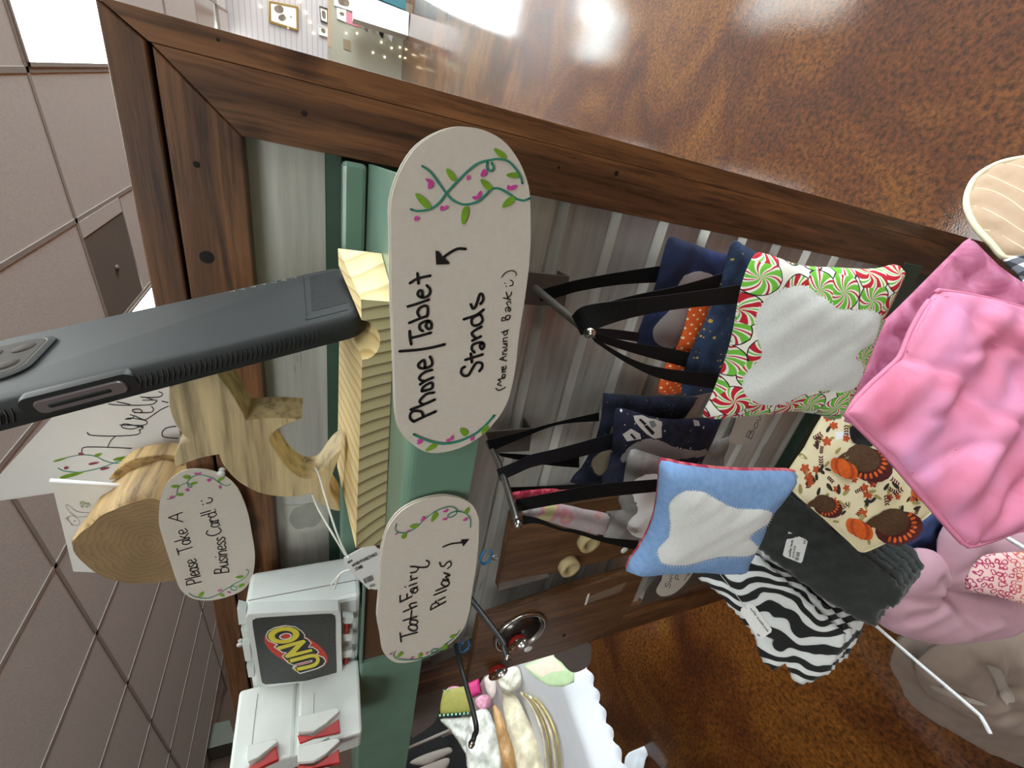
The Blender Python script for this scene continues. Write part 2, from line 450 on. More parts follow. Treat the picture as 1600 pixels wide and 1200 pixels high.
GL = {
 'A': (.8, ['0,0 .36,1', '.36,1 .72,0', '.14,.36 .58,.36']), 'B': (.7, ['.02,0 .02,1', '.02,1 .42,.93 .42,.62 .05,.53', '.05,.53 .55,.45 .52,.08 .02,0']),
 'C': (.75, ['.66,.86 .42,1 .1,.75 .05,.35 .28,.02 .66,.14']), 'D': (.75, ['0,0 0,1', '0,1 .5,.9 .6,.5 .5,.1 0,0']), 'E': (.65, ['0,0 0,1', '0,1 .5,1', '0,.52 .42,.52', '0,0 .5,0']),
 'F': (.62, ['0,0 0,1', '0,1 .56,1', '0,.55 .42,.55']), 'H': (.75, ['0,0 0,1', '.6,0 .6,1', '0,.5 .6,.5']), 'L': (.6, ['0,1 0,0', '0,0 .5,0']), 'N': (.8, ['0,0 0,1', '0,1 .6,0', '.6,0 .6,1']), 'O': (.8, ['.3,1 .03,.75 .03,.25 .3,0 .6,.25 .6,.75 .3,1']),
 'P': (.68, ['.02,0 .05,1', '.05,1 .5,.92 .5,.55 .06,.46']), 'S': (.65, ['.52,.85 .3,1 .06,.8 .3,.52 .54,.25 .3,0 .03,.15']), 'T': (.72, ['0,1 .66,1', '.33,1 .33,0']), 'W': (.95, ['0,1 .2,0', '.2,0 .4,.8', '.4,.8 .6,0', '.6,0 .8,1']), 'M': (.95, ['0,0 .1,1', '.1,1 .4,.3', '.4,.3 .7,1', '.7,1 .8,0']),
 'a': (.58, ['.44,.42 .22,.56 .03,.3 .12,.03 .33,.06 .45,.35', '.46,.52 .44,.12 .54,.02']), 'b': (.55, ['.03,1 .03,0', '.03,.35 .25,.55 .45,.3 .28,0 .03,.1']), 'c': (.5, ['.42,.46 .2,.54 .03,.25 .2,0 .44,.1']),
 'd': (.6, ['.46,1 .47,.1 .55,0', '.46,.4 .22,.56 .03,.28 .2,0 .46,.14']), 'e': (.54, ['.05,.28 .42,.32 .36,.54 .12,.52 .03,.24 .16,.01 .46,.1']), 'f': (.45, ['.44,.92 .26,1 .18,.8 .18,0', '.0,.52 .4,.52']),
 'h': (.56, ['.03,1 .03,0', '.03,.32 .25,.55 .42,.4 .44,0']), 'i': (.24, ['.08,.54 .08,0', '.08,.76 .09,.8']), 'k': (.52, ['.03,1 .03,0', '.4,.55 .05,.25', '.14,.3 .45,0']), 'l': (.24, ['.08,1 .08,0']),
 'n': (.58, ['.03,.54 .03,0', '.03,.32 .24,.55 .42,.42 .45,0']), 'o': (.56, ['.25,.55 .03,.35 .08,.05 .27,0 .48,.22 .42,.48 .25,.55']), 'r': (.42, ['.03,.54 .04,0', '.04,.3 .2,.54 .38,.46']), 's': (.46, ['.38,.48 .2,.56 .06,.42 .22,.28 .38,.14 .2,0 .02,.08']),
 't': (.46, ['.2,.86 .2,.08 .32,0', '.0,.54 .42,.54']), 'u': (.58, ['.03,.54 .08,.08 .26,.02 .44,.2 .46,.54', '.46,.54 .47,0']), 'w': (.75, ['.02,.54 .14,.0 .34,.42 .5,.0 .66,.54']), 'y': (.55, ['.03,.54 .1,.15 .3,.12 .44,.5', '.46,.54 .42,-.2 .2,-.42 .04,-.28']), 'z': (.5, ['.03,.52 .4,.52', '.4,.52 .03,0', '.03,0 .42,0']),
 'p': (.56, ['.03,.54 .02,-.4', '.03,.36 .25,.56 .46,.3 .3,0 .04,.12']), 'v': (.5, ['0,.54 .2,0', '.2,0 .42,.54']), 'g': (.56, ['.44,.42 .22,.56 .03,.3 .2,.02 .44,.2', '.46,.54 .44,-.25 .2,-.4 .05,-.3']), '!': (.3, ['.1,1 .1,.3', '.1,.04 .11,.0']), ':': (.24, ['.08,.44 .08,.48', '.08,.1 .08,.14']), '/': (.4, ['0,-.2 .34,1.1']), '-': (.4, ['.03,.35 .32,.35']), ' ': (.34, []), '.': (.22, ['.08,0 .09,.02']),
 '4': (.6, ['.4,0 .4,1', '.4,1 0,.3', '0,.3 .55,.3']), '0': (.6, ['.25,1 .03,.7 .03,.3 .25,0 .47,.3 .47,.7 .25,1']), '5': (.6, ['.45,1 .08,1', '.08,1 .05,.58', '.05,.58 .4,.55 .42,.1 .03,.05']), '#': (.6, ['.15,0 .2,.9', '.35,0 .4,.9', '0,.3 .5,.3', '.02,.6 .52,.6']), '$': (.6, ['.5,.8 .1,.8 .1,.5 .45,.45 .45,.15 .05,.1', '.27,1 .27,0']), '1': (.35, ['.1,0 .1,1']), '7': (.55, ['0,1 .45,1', '.45,1 .1,0']), '>': (.6, ['0,.3 .5,.3', '.34,.48 .5,.3', '.5,.3 .34,.12'])}
def write(text, p0, p1, hgt, side=1):
    """lettering along the line p0 -> p1 (pixels), hgt = capital height; side=-1 mirrors up"""
    p0 = np.asarray(p0, float); p1 = np.asarray(p1, float); d = p1 - p0; L = np.hypot(*d); d = d / L
    up = np.array([d[1], -d[0]]) * side
    tot = sum(GL[c][0] for c in text) - .1; k = L / tot; x = 0; out = []
    for c in text:
        adv, st = GL[c]
        for q in st:
            out.append([p0 + d * ((x + float(a.split(',')[0])) * k) + up * float(a.split(',')[1]) * hgt for a in q.split()])
        x += adv
    return out

# ------------------------------------------------------------------ the room
def floor_mat():
    m, nt, nd, lk, bs = nodes_of('stained_concrete')
    co = coords(nt)
    n1 = N(nt, 'ShaderNodeTexNoise', Scale=1.7, Detail=6.0, Roughness=.62, Distortion=.8); lk.new(co, n1.inputs['Vector'])
    n2 = N(nt, 'ShaderNodeTexNoise', Scale=75.0, Detail=5.0, Roughness=.7); lk.new(co, n2.inputs['Vector'])
    n3 = N(nt, 'ShaderNodeTexNoise', Scale=240.0, Detail=2.0); lk.new(co, n3.inputs['Vector'])
    a = ramp(nt, n1.outputs[0], [(.30, srgb(62, 30, 14)), (.46, srgb(94, 50, 19)), (.6, srgb(124, 76, 27)), (.75, srgb(84, 42, 20))])
    b = ramp(nt, n2.outputs[0], [(.36, (.28, .25, .22)), (.5, (.9, .9, .9)), (.66, (1.55, 1.5, 1.35))])
    lk.new(mixc(nt, 1.0, a, b, 'MULTIPLY'), bs.inputs['Base Color'])
    bs.inputs['Roughness'].default_value = .55; bs.inputs['Specular IOR Level'].default_value = .25; bs.inputs['Coat Weight'].default_value = .9; bs.inputs['Coat Roughness'].default_value = .05
    n4 = N(nt, 'ShaderNodeTexNoise', Scale=9.0, Detail=5.0); lk.new(co, n4.inputs['Vector'])
    bp = N(nt, 'ShaderNodeBump'); bp.inputs['Strength'].default_value = .09; bp.inputs['Distance'].default_value = .006
    lk.new(mixc(nt, .3, n4.outputs[0], n3.outputs[0]), bp.inputs['Height']); lk.new(bp.outputs[0], bs.inputs['Coat Normal']); lk.new(bp.outputs[0], bs.inputs['Normal'])
    return m
M_floor = floor_mat()
RX0, RX1, RY0, RY1, RH = -6.6, 6.4, -4.5, 11.0, 2.72
M_wallwhite = plain('store_wall', srgb(112, 100, 88), .8, var=.03)
M_wallbrown = plain('brown_wall', srgb(82, 60, 44), .7, var=.1)
M_tile = plain('ceiling_tile', srgb(222, 216, 210), .95, var=.05, nscale=70, bmp=.6, bscale=110)
M_tbar = plain('ceiling_grid', srgb(176, 168, 160), .6, var=.02)
fl = meta(mesh('floor', *box(RX0, RX1, RY0, RY1, -.1, 0), M_floor), kind='structure')
ceil = meta(mesh('ceiling', *box(RX0, RX1, RY0, RY1, RH + .05, RH + .15), M_tile), kind='structure')
meta(mesh('wall_left', *box(RX0 - .1, RX0, RY0, RY1, 0, RH + .1), M_wallbrown), kind='structure')
vy0, vy1, vz0, vz1 = -.5, 9.0, .35, 2.5          # unseen shop front, added in the right wall to let in more daylight
meta(mesh('wall_right', *join([box(RX1, RX1 + .1, RY0, vy0, 0, RH + .1), box(RX1, RX1 + .1, vy1, RY1, 0, RH + .1), box(RX1, RX1 + .1, vy0, vy1, 0, vz0), box(RX1, RX1 + .1, vy0, vy1, vz1, RH + .1)]), M_wallwhite), kind='structure')
meta(mesh('wall_front', *box(RX0, RX1, RY0 - .1, RY0, 0, RH + .1), M_wallwhite), kind='structure')
# far wall with the shop window
wx0, wx1, wz0, wz1 = 2.95, 5.7, .32, 2.35
meta(mesh('wall_back', *join([box(RX0, wx0, RY1, RY1 + .12, 0, RH + .1), box(wx1, RX1, RY1, RY1 + .12, 0, RH + .1), box(wx0, wx1, RY1, RY1 + .12, 0, wz0), box(wx0, wx1, RY1, RY1 + .12, wz1, RH + .1)]), M_wallwhite), kind='structure')
win = meta(mesh('window_1', *join([box(wx0, wx0 + .06, RY1 - .02, RY1 + .1, wz0, wz1), box(wx1 - .06, wx1, RY1 - .02, RY1 + .1, wz0, wz1), box(wx0, wx1, RY1 - .02, RY1 + .1, wz0, wz0 + .06), box(wx0, wx1, RY1 - .02, RY1 + .1, wz1 - .06, wz1), box((wx0 + wx1) / 2 - .03, (wx0 + wx1) / 2 + .03, RY1 - .02, RY1 + .1, wz0, wz1)]), M_whiterod), kind='structure')
def glass():
    m, nt, nd, lk, bs = nodes_of('window_glass')
    t = N(nt, 'ShaderNodeBsdfTransparent'); g = N(nt, 'ShaderNodeBsdfGlossy'); g.inputs['Roughness'].default_value = .02
    mx = N(nt, 'ShaderNodeMixShader'); mx.inputs[0].default_value = .06
    lk.new(t.outputs[0], mx.inputs[1]); lk.new(g.outputs[0], mx.inputs[2]); lk.new(mx.outputs[0], nd['Material Output'].inputs[0])
    return m
M_glass = glass()
for k in (0, 1):
    xa = wx0 + .06 + k * (wx1 - wx0 - .06) / 2
    mesh('pane', *box(xa, xa + (wx1 - wx0) / 2 - .09, RY1 + .03, RY1 + .036, wz0 + .06, wz1 - .06), M_glass, win)
win2 = meta(mesh('added_window', *join([box(RX1 - .02, RX1 + .08, vy0 + k * (vy1 - vy0) / 5 - .03, vy0 + k * (vy1 - vy0) / 5 + .03, vz0, vz1) for k in range(6)] + [box(RX1 - .02, RX1 + .08, vy0, vy1, vz0, vz0 + .05), box(RX1 - .02, RX1 + .08, vy0, vy1, vz1 - .05, vz1)]), M_whiterod), kind='structure')
for k in range(5):
    ya = vy0 + k * (vy1 - vy0) / 5 + .035
    mesh('pane', *box(RX1 + .03, RX1 + .036, ya, ya + (vy1 - vy0) / 5 - .07, vz0 + .05, vz1 - .05), M_glass, win2)
# sampling portals for the daylight in both windows (they give no light of their own)
def portal(nm, loc, rot, w, h):
    l = bpy.data.lights.new(nm, 'AREA'); l.shape = 'RECTANGLE'; l.size = w; l.size_y = h; l.cycles.is_portal = True
    o = bpy.data.objects.new(nm, l); COL.objects.link(o); o.location = loc; o.rotation_euler = rot
portal('window_portal', ((wx0 + wx1) / 2, RY1 + .13, (wz0 + wz1) / 2), (math.radians(-90), 0, 0), wx1 - wx0, wz1 - wz0)
portal('window_portal', (RX1 + .12, (vy0 + vy1) / 2, (vz0 + vz1) / 2), (math.radians(90), 0, math.radians(90)), vy1 - vy0, vz1 - vz0)
# suspended ceiling: 2 x 4 ft tiles in a grid turned a little against the rack
GA = math.radians(-7.5); gx, gy = np.array([math.cos(GA), math.sin(GA)]), np.array([-math.sin(GA), math.cos(GA)])
GO = np.array([.074, 3.02]); TW, TL = .68, 1.22
M_diff = emit('light_diffuser', (.93, 1, .985), LAMP)
M_vent = plain('vent_metal', srgb(128, 120, 112), .6, var=.05)
tile_me = bpy.data.meshes.new('tile'); tv, tf = box(.012, TW - .012, .012, TL - .012, -.006, .012)
tile_me.from_pydata(tv, [], tf); tile_me.materials.append(M_tile)
half_me = bpy.data.meshes.new('tile'); tv, tf = box(.012, TW - .012, .012, TL / 2 - .012, -.006, .012)
half_me.from_pydata(tv, [], tf); half_me.materials.append(M_tile)
def cell(i, j): return GO + gx * (i * TW) + gy * (j * TL)
def inroom(i, j, pad=.02):
    return all(RX0 + pad < (GO + gx * ((i + a) * TW) + gy * ((j + b) * TL))[0] < RX1 - pad and RY0 + pad < (GO + gx * ((i + a) * TW) + gy * ((j + b) * TL))[1] < RY1 - pad for a in (0, 1) for b in (0, 1))
lamp_first = None
for j in range(-7, 7):
    for i in range(-12, 12):
        if not inroom(i, j): continue
        c = cell(i, j)
        if i == 3 and j == 0: c = np.array([1.86, 3.36])
        if i == 3 and j == 2: c = np.array([2.10, 7.15])
        if i % 3 == 0 and j % 2 == 0 and i >= -3 and j >= -4 and (i > -3 or j == 0):
            where = 'overhead' if (i, j) == (0, -2) else None
            t = thing('ceiling_light', (c[0], c[1], RH), 'white fluorescent ceiling light panel set in the grid of tiles', 'ceiling light', 'fluorescent panels across the ceiling')
            if (i, j) == (0, 0): t['label'] = 'bright ceiling light panel beside the top corner of the wooden frame'; del t['group']
            if (i, j) == (-3, 0): t['label'] = 'sliver of bright ceiling light panel next to the grey vent'; del t['group']
            t.rotation_euler = (0, 0, GA)
            def part(nm, vf, mt):
                me = bpy.data.meshes.new(nm); me.from_pydata([tuple(v) for v in vf[0]], [], vf[1]); link(nm, me, mt, t)
            part('diffuser', box(.03, (TW * .6 if i == 0 and j >= 0 else TW) - .03, .03, TL - .03, -.004, .004), M_diff)
            if i == 0 and j >= 0: part('blank_cover', box(TW * .6 - .03, TW - .03, .03, TL - .03, -.005, .004), M_tile)
            part('light_frame', join([box(0.012, .03, .012, TL - .012, -.01, .02), box(TW - .03, TW - .012, .012, TL - .012, -.01, .02), box(.012, TW - .012, .012, .03, -.01, .02), box(.012, TW - .012, TL - .03, TL - .012, -.01, .02)]), M_tbar)
        elif (-11 <= i <= 1 and 0 - 2 <= j <= 2):
            if (i, j) == (-2, 0): continue
            o = bpy.data.objects.new('tile', tile_me); COL.objects.link(o); o.parent = ceil
            o.location = (c[0], c[1], RH + .003); o.rotation_euler = (0, 0, GA)
c = cell(-2, .5); o = bpy.data.objects.new('tile', half_me); COL.objects.link(o); o.parent = ceil; o.location = (c[0], c[1], RH + .003); o.rotation_euler = (0, 0, GA)
c = cell(-2, 0)
vt = thing('ceiling_vent', (c[0], c[1], RH), 'square grey air vent panel in the tiled ceiling', 'vent'); vt.rotation_euler = (0, 0, GA)
def vpart(nm, vf, mt):
    me = bpy.data.meshes.new(nm); me.from_pydata([tuple(v) for v in vf[0]], [], vf[1]); link(nm, me, mt, vt)
vpart('vent_panel', box(.012, TW - .1, .012, TL / 2 - .012, -.004, .01), M_vent)
vpart('vent_rim', join([box(TW - .1, TW - .012, .012, TL / 2 - .012, -.007, .01)]), M_tile)
bm = bmesh.new(); bmesh.ops.create_uvsphere(bm, u_segments=10, v_segments=6, radius=.02)
me = bpy.data.meshes.new('damper_knob'); bm.to_mesh(me); bm.free(); kn = link('damper_knob', me, M_vent, vt, True); kn.location = (.3, .3, -.008); kn.scale = (1, 1, .5)
bars = []
def bar2(p, q, w=.012):
    p, q = np.array(p), np.array(q); d = (q - p) / np.hypot(*(q - p)); n = np.array([-d[1], d[0]]) * w
    return prism([np.array([*(p + n), RH - .006]), np.array([*(q + n), RH - .006]), np.array([*(q - n), RH - .006]), np.array([*(p - n), RH - .006])], (0, 0, .02))
for i in range(-11, 3): bars.append(bar2(GO + gx * i * TW + gy * (-2 * TL), GO + gx * i * TW + gy * (4 * TL)))
for j in range(-2, 5): bars.append(bar2(GO - gx * 10.6 * TW + gy * j * TL, GO + gx * 3 * TW + gy * j * TL))
mesh('ceiling_grid', *join(bars), M_tbar, ceil)
# left end of the shop: a grey soffit, dark opening and a wood panel
sp_ = [at(x, y, X=RX0 + .02, raw=True) for x, y in ((238, 1172), (362, 1142), (372, 1175), (228, 1215))]
M_soffit = plain('soffit_grey', srgb(116, 118, 106), .8, var=.05)
meta(mesh('trim_1', *prism(sp_, (.25, 0, 0)), M_soffit), kind='structure')

# ------------------------------------------------------------------ the display rack
D = .33
iL, iR, iT = -.640, -.0023, .0472
sL, sR, sT = -.672, .0335, .0862
oL, oR, oT = -.703, .0470, .1058
BOT = -1.215
rack = thing('display_rack', W(-.33, .35, -1.228), 'large dark wooden framed display rack lined with ribbed galvanised metal', 'display rack')
def fpoly(P, y=D): return [W(x, y, z) for x, z in P]
def board(P, mt, th=.042, y=D, bv=.0016): 
    vs, fs = prism(fpoly(P, y), np.array([0, th * S, 0]))
    return mesh('board', vs, fs, mt, rack, bevel=bv)
g = .0009
board([(oL, oT), (oR, oT), (sR, sT + g), (sL, sT + g)], M_rail)
board([(sL, sT - g), (sR - g, sT - g), (iR, iT), (iL, iT)], M_rail)
board([(oR + .0002, oT - .0002), (oR + .012, BOT), (sR + .009 + g * .1, BOT), (sR + g * .1, sT)], M_stile, bv=.0004)
board([(sR - g * .3, sT - g), (sR + .009 - g * .1, BOT), (iR, BOT), (iR, iT)], M_stile, bv=.0004)
board([(oL, oT), (sL - g, sT), (sL - g, BOT), (oL, BOT)], M_stile)
board([(sL, sT - g), (iL, iT), (iL, BOT), (sL, BOT)], M_stile)
board([(sL, BOT), (sR, BOT), (sR, BOT + .05), (sL, BOT + .05)], M_rail, .03, D + .004)
for x, y, r in ((323, 402, .0042), (307, 257, .0018), (475, 177, .0017), (963, 271, .0022), (873, 262, .0012), (340, 62, .0008), (1316, 375, .0012)):
    p = at(x, y, Y=D - .0003); mesh('nail_hole', *lathe([(r, 0), (r * 1.15, -.0002), (r * .4, -.0004), (0, -.0004)], p, (0.02, 1, .03), 12), plain('knot_dark', srgb(24, 16, 12), .8), rack)
mesh('ledge', *rbox(oL, oR, D + .044, D + .2, oT - .03, oT - .001), M_rail, rack, bevel=.001)
def galv():
    m, nt, nd, lk, bs = nodes_of('galvanised_sheet')
    co = coords(nt, scale=(1.0, 1, 16))
    n = N(nt, 'ShaderNodeTexNoise', Scale=6.0, Detail=6.0, Roughness=.6); lk.new(co, n.inputs['Vector'])
    lk.new(ramp(nt, n.outputs[0], [(.3, srgb(186, 183, 176)), (.5, srgb(204, 201, 193)), (.7, srgb(218, 215, 207))]), bs.inputs['Base Color'])
    bs.inputs['Metallic'].default_value = .3
    lk.new(ramp(nt, n.outputs[0], [(.3, (.26,) * 3), (.7, (.42,) * 3)]), bs.inputs['Roughness'])
    w = N(nt, 'ShaderNodeTexNoise', Scale=1.2, Detail=2.0); lk.new(coords(nt, scale=(3, 3, 10)), w.inputs['Vector'])
    bump(nt, bs, w.outputs[0], .25, .01)
    return m
M_galv = galv()
mesh('top_sheet', *rbox(iL - .02, iR + .01, D + .012, D + .014, .0016, iT + .01), M_galv, rack)
pls_ = Plane(W(0, D + .0117, 0), (0, -1, 0))
mesh('faded_sticker', *prism([pls_.p3(pls_.uv(*p), .0002) for p in pts('440,790 507,786 511,824 449,838')], -pls_.n * .0001), plain('sticker_film', srgb(196, 194, 184), .5, var=.04), rack)
mesh('sticker_smudge', *prism([pls_.p3(pls_.uv(*p), .0004) for p in catmull(pts('452,812 458,796 472,790 488,786 500,796 503,810 492,822 478,824 462,826'), 3, True)], -pls_.n * .0001), plain('smudge_grey', srgb(160, 160, 150), .6, var=.1), rack)
# ribbed sheet: flat pans between recessed square ribs
prof = [(D + .0135, -.05)]
zr = -.562 * D
while zr > -.70:
    prof += [(D + .0135, zr + .0055), (D + .0195, zr + .0035), (D + .0195, zr - .0005), (D + .0120, zr - .0070), (D + .0120, zr - .0082), (D + .0135, zr - .0092)]
    zr -= .1725 * D
prof.append((D + .0135, -.712))
vs = []; fs = []
for y, z in prof: vs += [W(iL - .02, y, z), W(iR + .012, y, z)]
nP = len(prof)
for y, z in prof: vs += [W(iL - .02, y + .0012, z), W(iR + .012, y + .0012, z)]
for i in range(nP - 1):
    fs.append((2 * i, 2 * i + 1, 2 * i + 3, 2 * i + 2)); q = 2 * nP; fs.append((q + 2 * i, q + 2 * i + 2, q + 2 * i + 3, q + 2 * i + 1))
mesh('ribbed_sheet', vs, fs, M_galv, rack)
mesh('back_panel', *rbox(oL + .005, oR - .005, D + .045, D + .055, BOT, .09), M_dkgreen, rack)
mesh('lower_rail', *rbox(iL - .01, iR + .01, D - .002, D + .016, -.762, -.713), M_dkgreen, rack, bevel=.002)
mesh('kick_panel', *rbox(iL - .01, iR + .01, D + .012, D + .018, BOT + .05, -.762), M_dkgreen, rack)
mesh('back_channel', *rbox(iL - .01, iR + .008, D + .006, D + .02, -.0085, .0012), M_dkgreen, rack)  # shadow gap behind the shelf; its shade is put into the darker green

# ------------------------------------------------------------------ the green metal shelves
SHZ, SHF = -.0250, .1205
sx0, sx1 = -.190, -.0035
shelf = thing('metal_shelf', W((sx0 + sx1) / 2, .225, -.055), 'green painted metal shelf holding the pine phone stand', 'shelf')
def xprof(P, x0, x1):
    a = [W(x0, y, z) for y, z in P]
    return prism(a, np.array([(x1 - x0) * S, 0, 0]))
rim = [(SHF + .004 - .004 * math.cos(a), SHZ - .004 + .004 * math.sin(a)) for a in np.linspace(0, math.pi / 2, 6)]
mesh('shelf_tray', *xprof([(SHF, -.0517)] + rim + [(D - .0065, SHZ), (D - .0065, SHZ - .003), (SHF + .004, SHZ - .004), (SHF + .004, -.0517)], sx0, sx1), M_green, shelf)
mesh('back_upstand', *rbox(iL + .002, iR - .002, D - .006, D + .006, SHZ + .0005, -.0085), M_green, rack, bevel=.0035)
shelf2 = thing('metal_shelf', W(-.6, .3, -.0885), 'green painted metal shelf carrying the white card case', 'shelf')
lz, lf = -.0255, .25
rim = [(lf + .003 - .003 * math.cos(a), lz - .003 + .003 * math.sin(a)) for a in np.linspace(0, math.pi / 2, 5)]
mesh('shelf_tray', *xprof([(lf, -.0875)] + rim + [(D - .0065, lz), (D - .0065, lz - .004), (lf + .004, lz - .006), (lf + .004, -.0875)], -.78, -.4405), M_green, shelf2)
mesh('shelf_lip', *rbox(-.4403, -.191, lf, lf + .003, lz - .002, lz + .0005), M_green, shelf2, bevel=.0006)
M_brownplate = plain('brown_plate', srgb(92, 66, 48), .35, var=.12, nscale=14)
mesh('label_plate', *rbox(-.4402, -.191, lf + .0035, lf + .008, -.085, lz - .001), M_brownplate, shelf2)

# ------------------------------------------------------------------ phone stand
def pine():
    m, nt, nd, lk, bs = nodes_of('pine_block')
    o0 = W(-.222, 0, -.060); sep = N(nt, 'ShaderNodeSeparateXYZ'); geo = N(nt, 'ShaderNodeNewGeometry'); lk.new(geo.outputs['Position'], sep.inputs[0])
    dx = math_(nt, 'SUBTRACT', sep.outputs[0], float(o0[0])); dz = math_(nt, 'SUBTRACT', sep.outputs[2], float(o0[2]))
    nz = N(nt, 'ShaderNodeTexNoise', Scale=18.0, Detail=2.0); lk.new(geo.outputs['Position'], nz.inputs['Vector'])
    r = math_(nt, 'SQRT', math_(nt, 'ADD', math_(nt, 'MULTIPLY', dx, dx), math_(nt, 'MULTIPLY', dz, dz)))
    r = math_(nt, 'ADD', r, math_(nt, 'MULTIPLY', nz.outputs[0], .006))
    r = math_(nt, 'ADD', r, math_(nt, 'MULTIPLY', sep.outputs[1], .03))
    s_ = math_(nt, 'FRACT', math_(nt, 'MULTIPLY', math_(nt, 'POWER', r, 1.4), 250.0))
    front = ramp(nt, s_, [(0, srgb(182, 166, 128)), (.55, srgb(172, 156, 116)), (.8, srgb(128, 108, 74)), (.9, srgb(88, 70, 44)), (.97, srgb(178, 160, 124))])
    side = ramp(nt, s_, [(0, srgb(236, 216, 164)), (.6, srgb(228, 202, 146)), (.88, srgb(204, 172, 112)), (1, srgb(236, 216, 164))])
    sn = N(nt, 'ShaderNodeSeparateXYZ'); lk.new(geo.outputs['Normal'], sn.inputs[0])
    f = ramp(nt, math_(nt, 'MULTIPLY', sn.outputs[1], -1.0), [(.45, (0, 0, 0)), (.6, (1, 1, 1))])
    lk.new(mixc(nt, f, side, front), bs.inputs['Base Color']); bs.inputs['Roughness'].default_value = .6
    fn = N(nt, 'ShaderNodeTexNoise', Scale=900.0); lk.new(geo.outputs['Position'], fn.inputs['Vector']); bump(nt, bs, fn.outputs[0], .15, .0005)
    return m
M_pine = pine()
zb = HC + SHZ * S + .0003
stand = thing('phone_stand', W(-.11, .18, SHZ), 'pine block phone stand with a carved dolphin support, on the green shelf', 'phone stand')
FL, FR = at(556, 857, Y=.153), at(564, 468, Y=.169)
BR = at(527, 386, Y=.225); BL = FL + (BR - FR) * .95
G0, G1 = at(566, 562, Y=.165), at(565, 500, Y=.1675)       # lips of the phone groove
dep = (BR - FR)
gd = np.array([.045, .999, 0]); gd /= np.linalg.norm(gd)
top = [FL]
n_g = 10
for k in range(n_g + 1):
    a = math.pi * k / n_g
    mid = (G0 + G1) / 2; hv = (G1 - G0) / 2
    top.append(mid - hv * math.cos(a) + np.array([0, 0, -.0085]) * math.sin(a))
top.append(FR)
nT = len(top)
vs = []
for p in top: vs.append(p)
Lb = np.linalg.norm(dep)
for i, p in enumerate(top):
    q = p + dep * .97 + ((0, 0, 0) if i in (0, nT - 1) else gd * 0)
    vs.append(q)
bt = [np.array([p[0], p[1], zb]) for p in vs[:nT]]; bb = [np.array([p[0], p[1], zb]) for p in vs[nT:]]
vs = vs + bt + bb
fs = []
for i in range(nT - 1):
    fs += [(i, i + 1, nT + i + 1, nT + i), (2 * nT + i, i + 0, i + 1, 2 * nT + i + 1)[::-1], (nT + i, nT + i + 1, 3 * nT + i + 1, 3 * nT + i), (2 * nT + i, 2 * nT + i + 1, 3 * nT + i + 1, 3 * nT + i)]
fs += [(0, nT, 3 * nT, 2 * nT), (nT - 1, 2 * nT - 1, 4 * nT - 1, 3 * nT - 1)]
mesh('base_block', vs, fs, M_pine, stand)
M_dolph = wood('poplar_plank', 'X', srgb(186, 164, 124), srgb(204, 184, 142), srgb(216, 197, 156), scale=.8, rough=.6, knots=False)
DO, DS = (250, 580), 3.53
dol = pts('50,100 50,170 60,230 85,290 120,345 162,382', DO, DS)
fin = catmull(pts('162,382 112,405 88,445 78,490 86,530', DO, DS), 4) + catmull(pts('86,530 150,505 230,478 325,460', DO, DS), 4)
belly = catmull(pts('325,460 345,510 390,570 440,615 500,650 560,675 640,690 720,693 790,685 840,672', DO, DS), 3)
fl1 = catmull(pts('840,672 855,700 885,730 920,752 960,768 995,772', DO, DS), 3)
fl2 = catmull(pts('995,772 985,735 955,690 935,640 945,590 970,520 1003,430', DO, DS), 3)
fl3 = catmull(pts('1003,430 955,470 912,525 890,560 862,585 820,597 760,580 700,530 650,460 610,392 612,355 650,320 710,290 785,266', DO, DS), 3)
fl4 = catmull(pts('785,266 700,261 600,261 530,268 478,272', DO, DS), 3) + catmull(pts('478,272 440,200 400,130 355,65 318,12', DO, DS), 3)
hd = catmull(pts('318,12 235,30 150,56 75,82 50,100', DO, DS), 4)
outl = []
for seg in (catmull(dol, 3), fin, belly, fl1, fl2, fl3, fl4, hd): outl += list(seg[:-1])
outl = clean(outl, .25)
pd = PY(.178)
fr = [pd.p3(pd.uv(*p)) for p in outl]
mesh('dolphin_plank', *prism(fr, np.array([.004, .0165, 0])), M_dolph, stand, bevel=.0012)

# ------------------------------------------------------------------ the phone
M_case = plain('phone_case', srgb(44, 45, 45), .62, var=.06, nscale=30, bmp=.1, bscale=1800, spec=.2)
M_caseedge = plain('phone_case_edge', srgb(30, 31, 32), .5, var=.05, spec=.4)
M_lens = plain('camera_glass', srgb(52, 44, 38), .65, metal=.0, var=.05, spec=.15)
M_silvertrim = plain('camera_trim', srgb(110, 102, 92), .6, metal=.2, var=.05, spec=.2)
Pp = np.array([-.0680, .2055, -.0150]); pw = np.array([.0805, .9945, .061]); pl_ = np.array([-.3155, -.032, .9485])
pw /= np.linalg.norm(pw); pl_ -= pw * (pl_ @ pw); pl_ /= np.linalg.norm(pl_); pn = np.cross(pw, pl_)
if pn[0] < 0: pn = -pn
PW, PL, PT = .0765, .178, .0118
P0 = EYE + Pp
def ph(w, l, n): return P0 + pw * w + pl_ * l + pn * n
phone = thing('smartphone', ph(PW / 2, 0, -PT / 2), 'black cased smartphone standing on edge in the pine stand groove', 'phone')
def rrect(w0, w1, l0, l1, r, k=6):
    out = []
    for cx, cy, a0 in ((w1 - r, l1 - r, 0), (w0 + r, l1 - r, 90), (w0 + r, l0 + r, 180), (w1 - r, l0 + r, 270)):
        for q in range(k + 1):
            a = math.radians(a0 + 90 * q / k); out.append((cx + r * math.cos(a), cy + r * math.sin(a)))
    return out
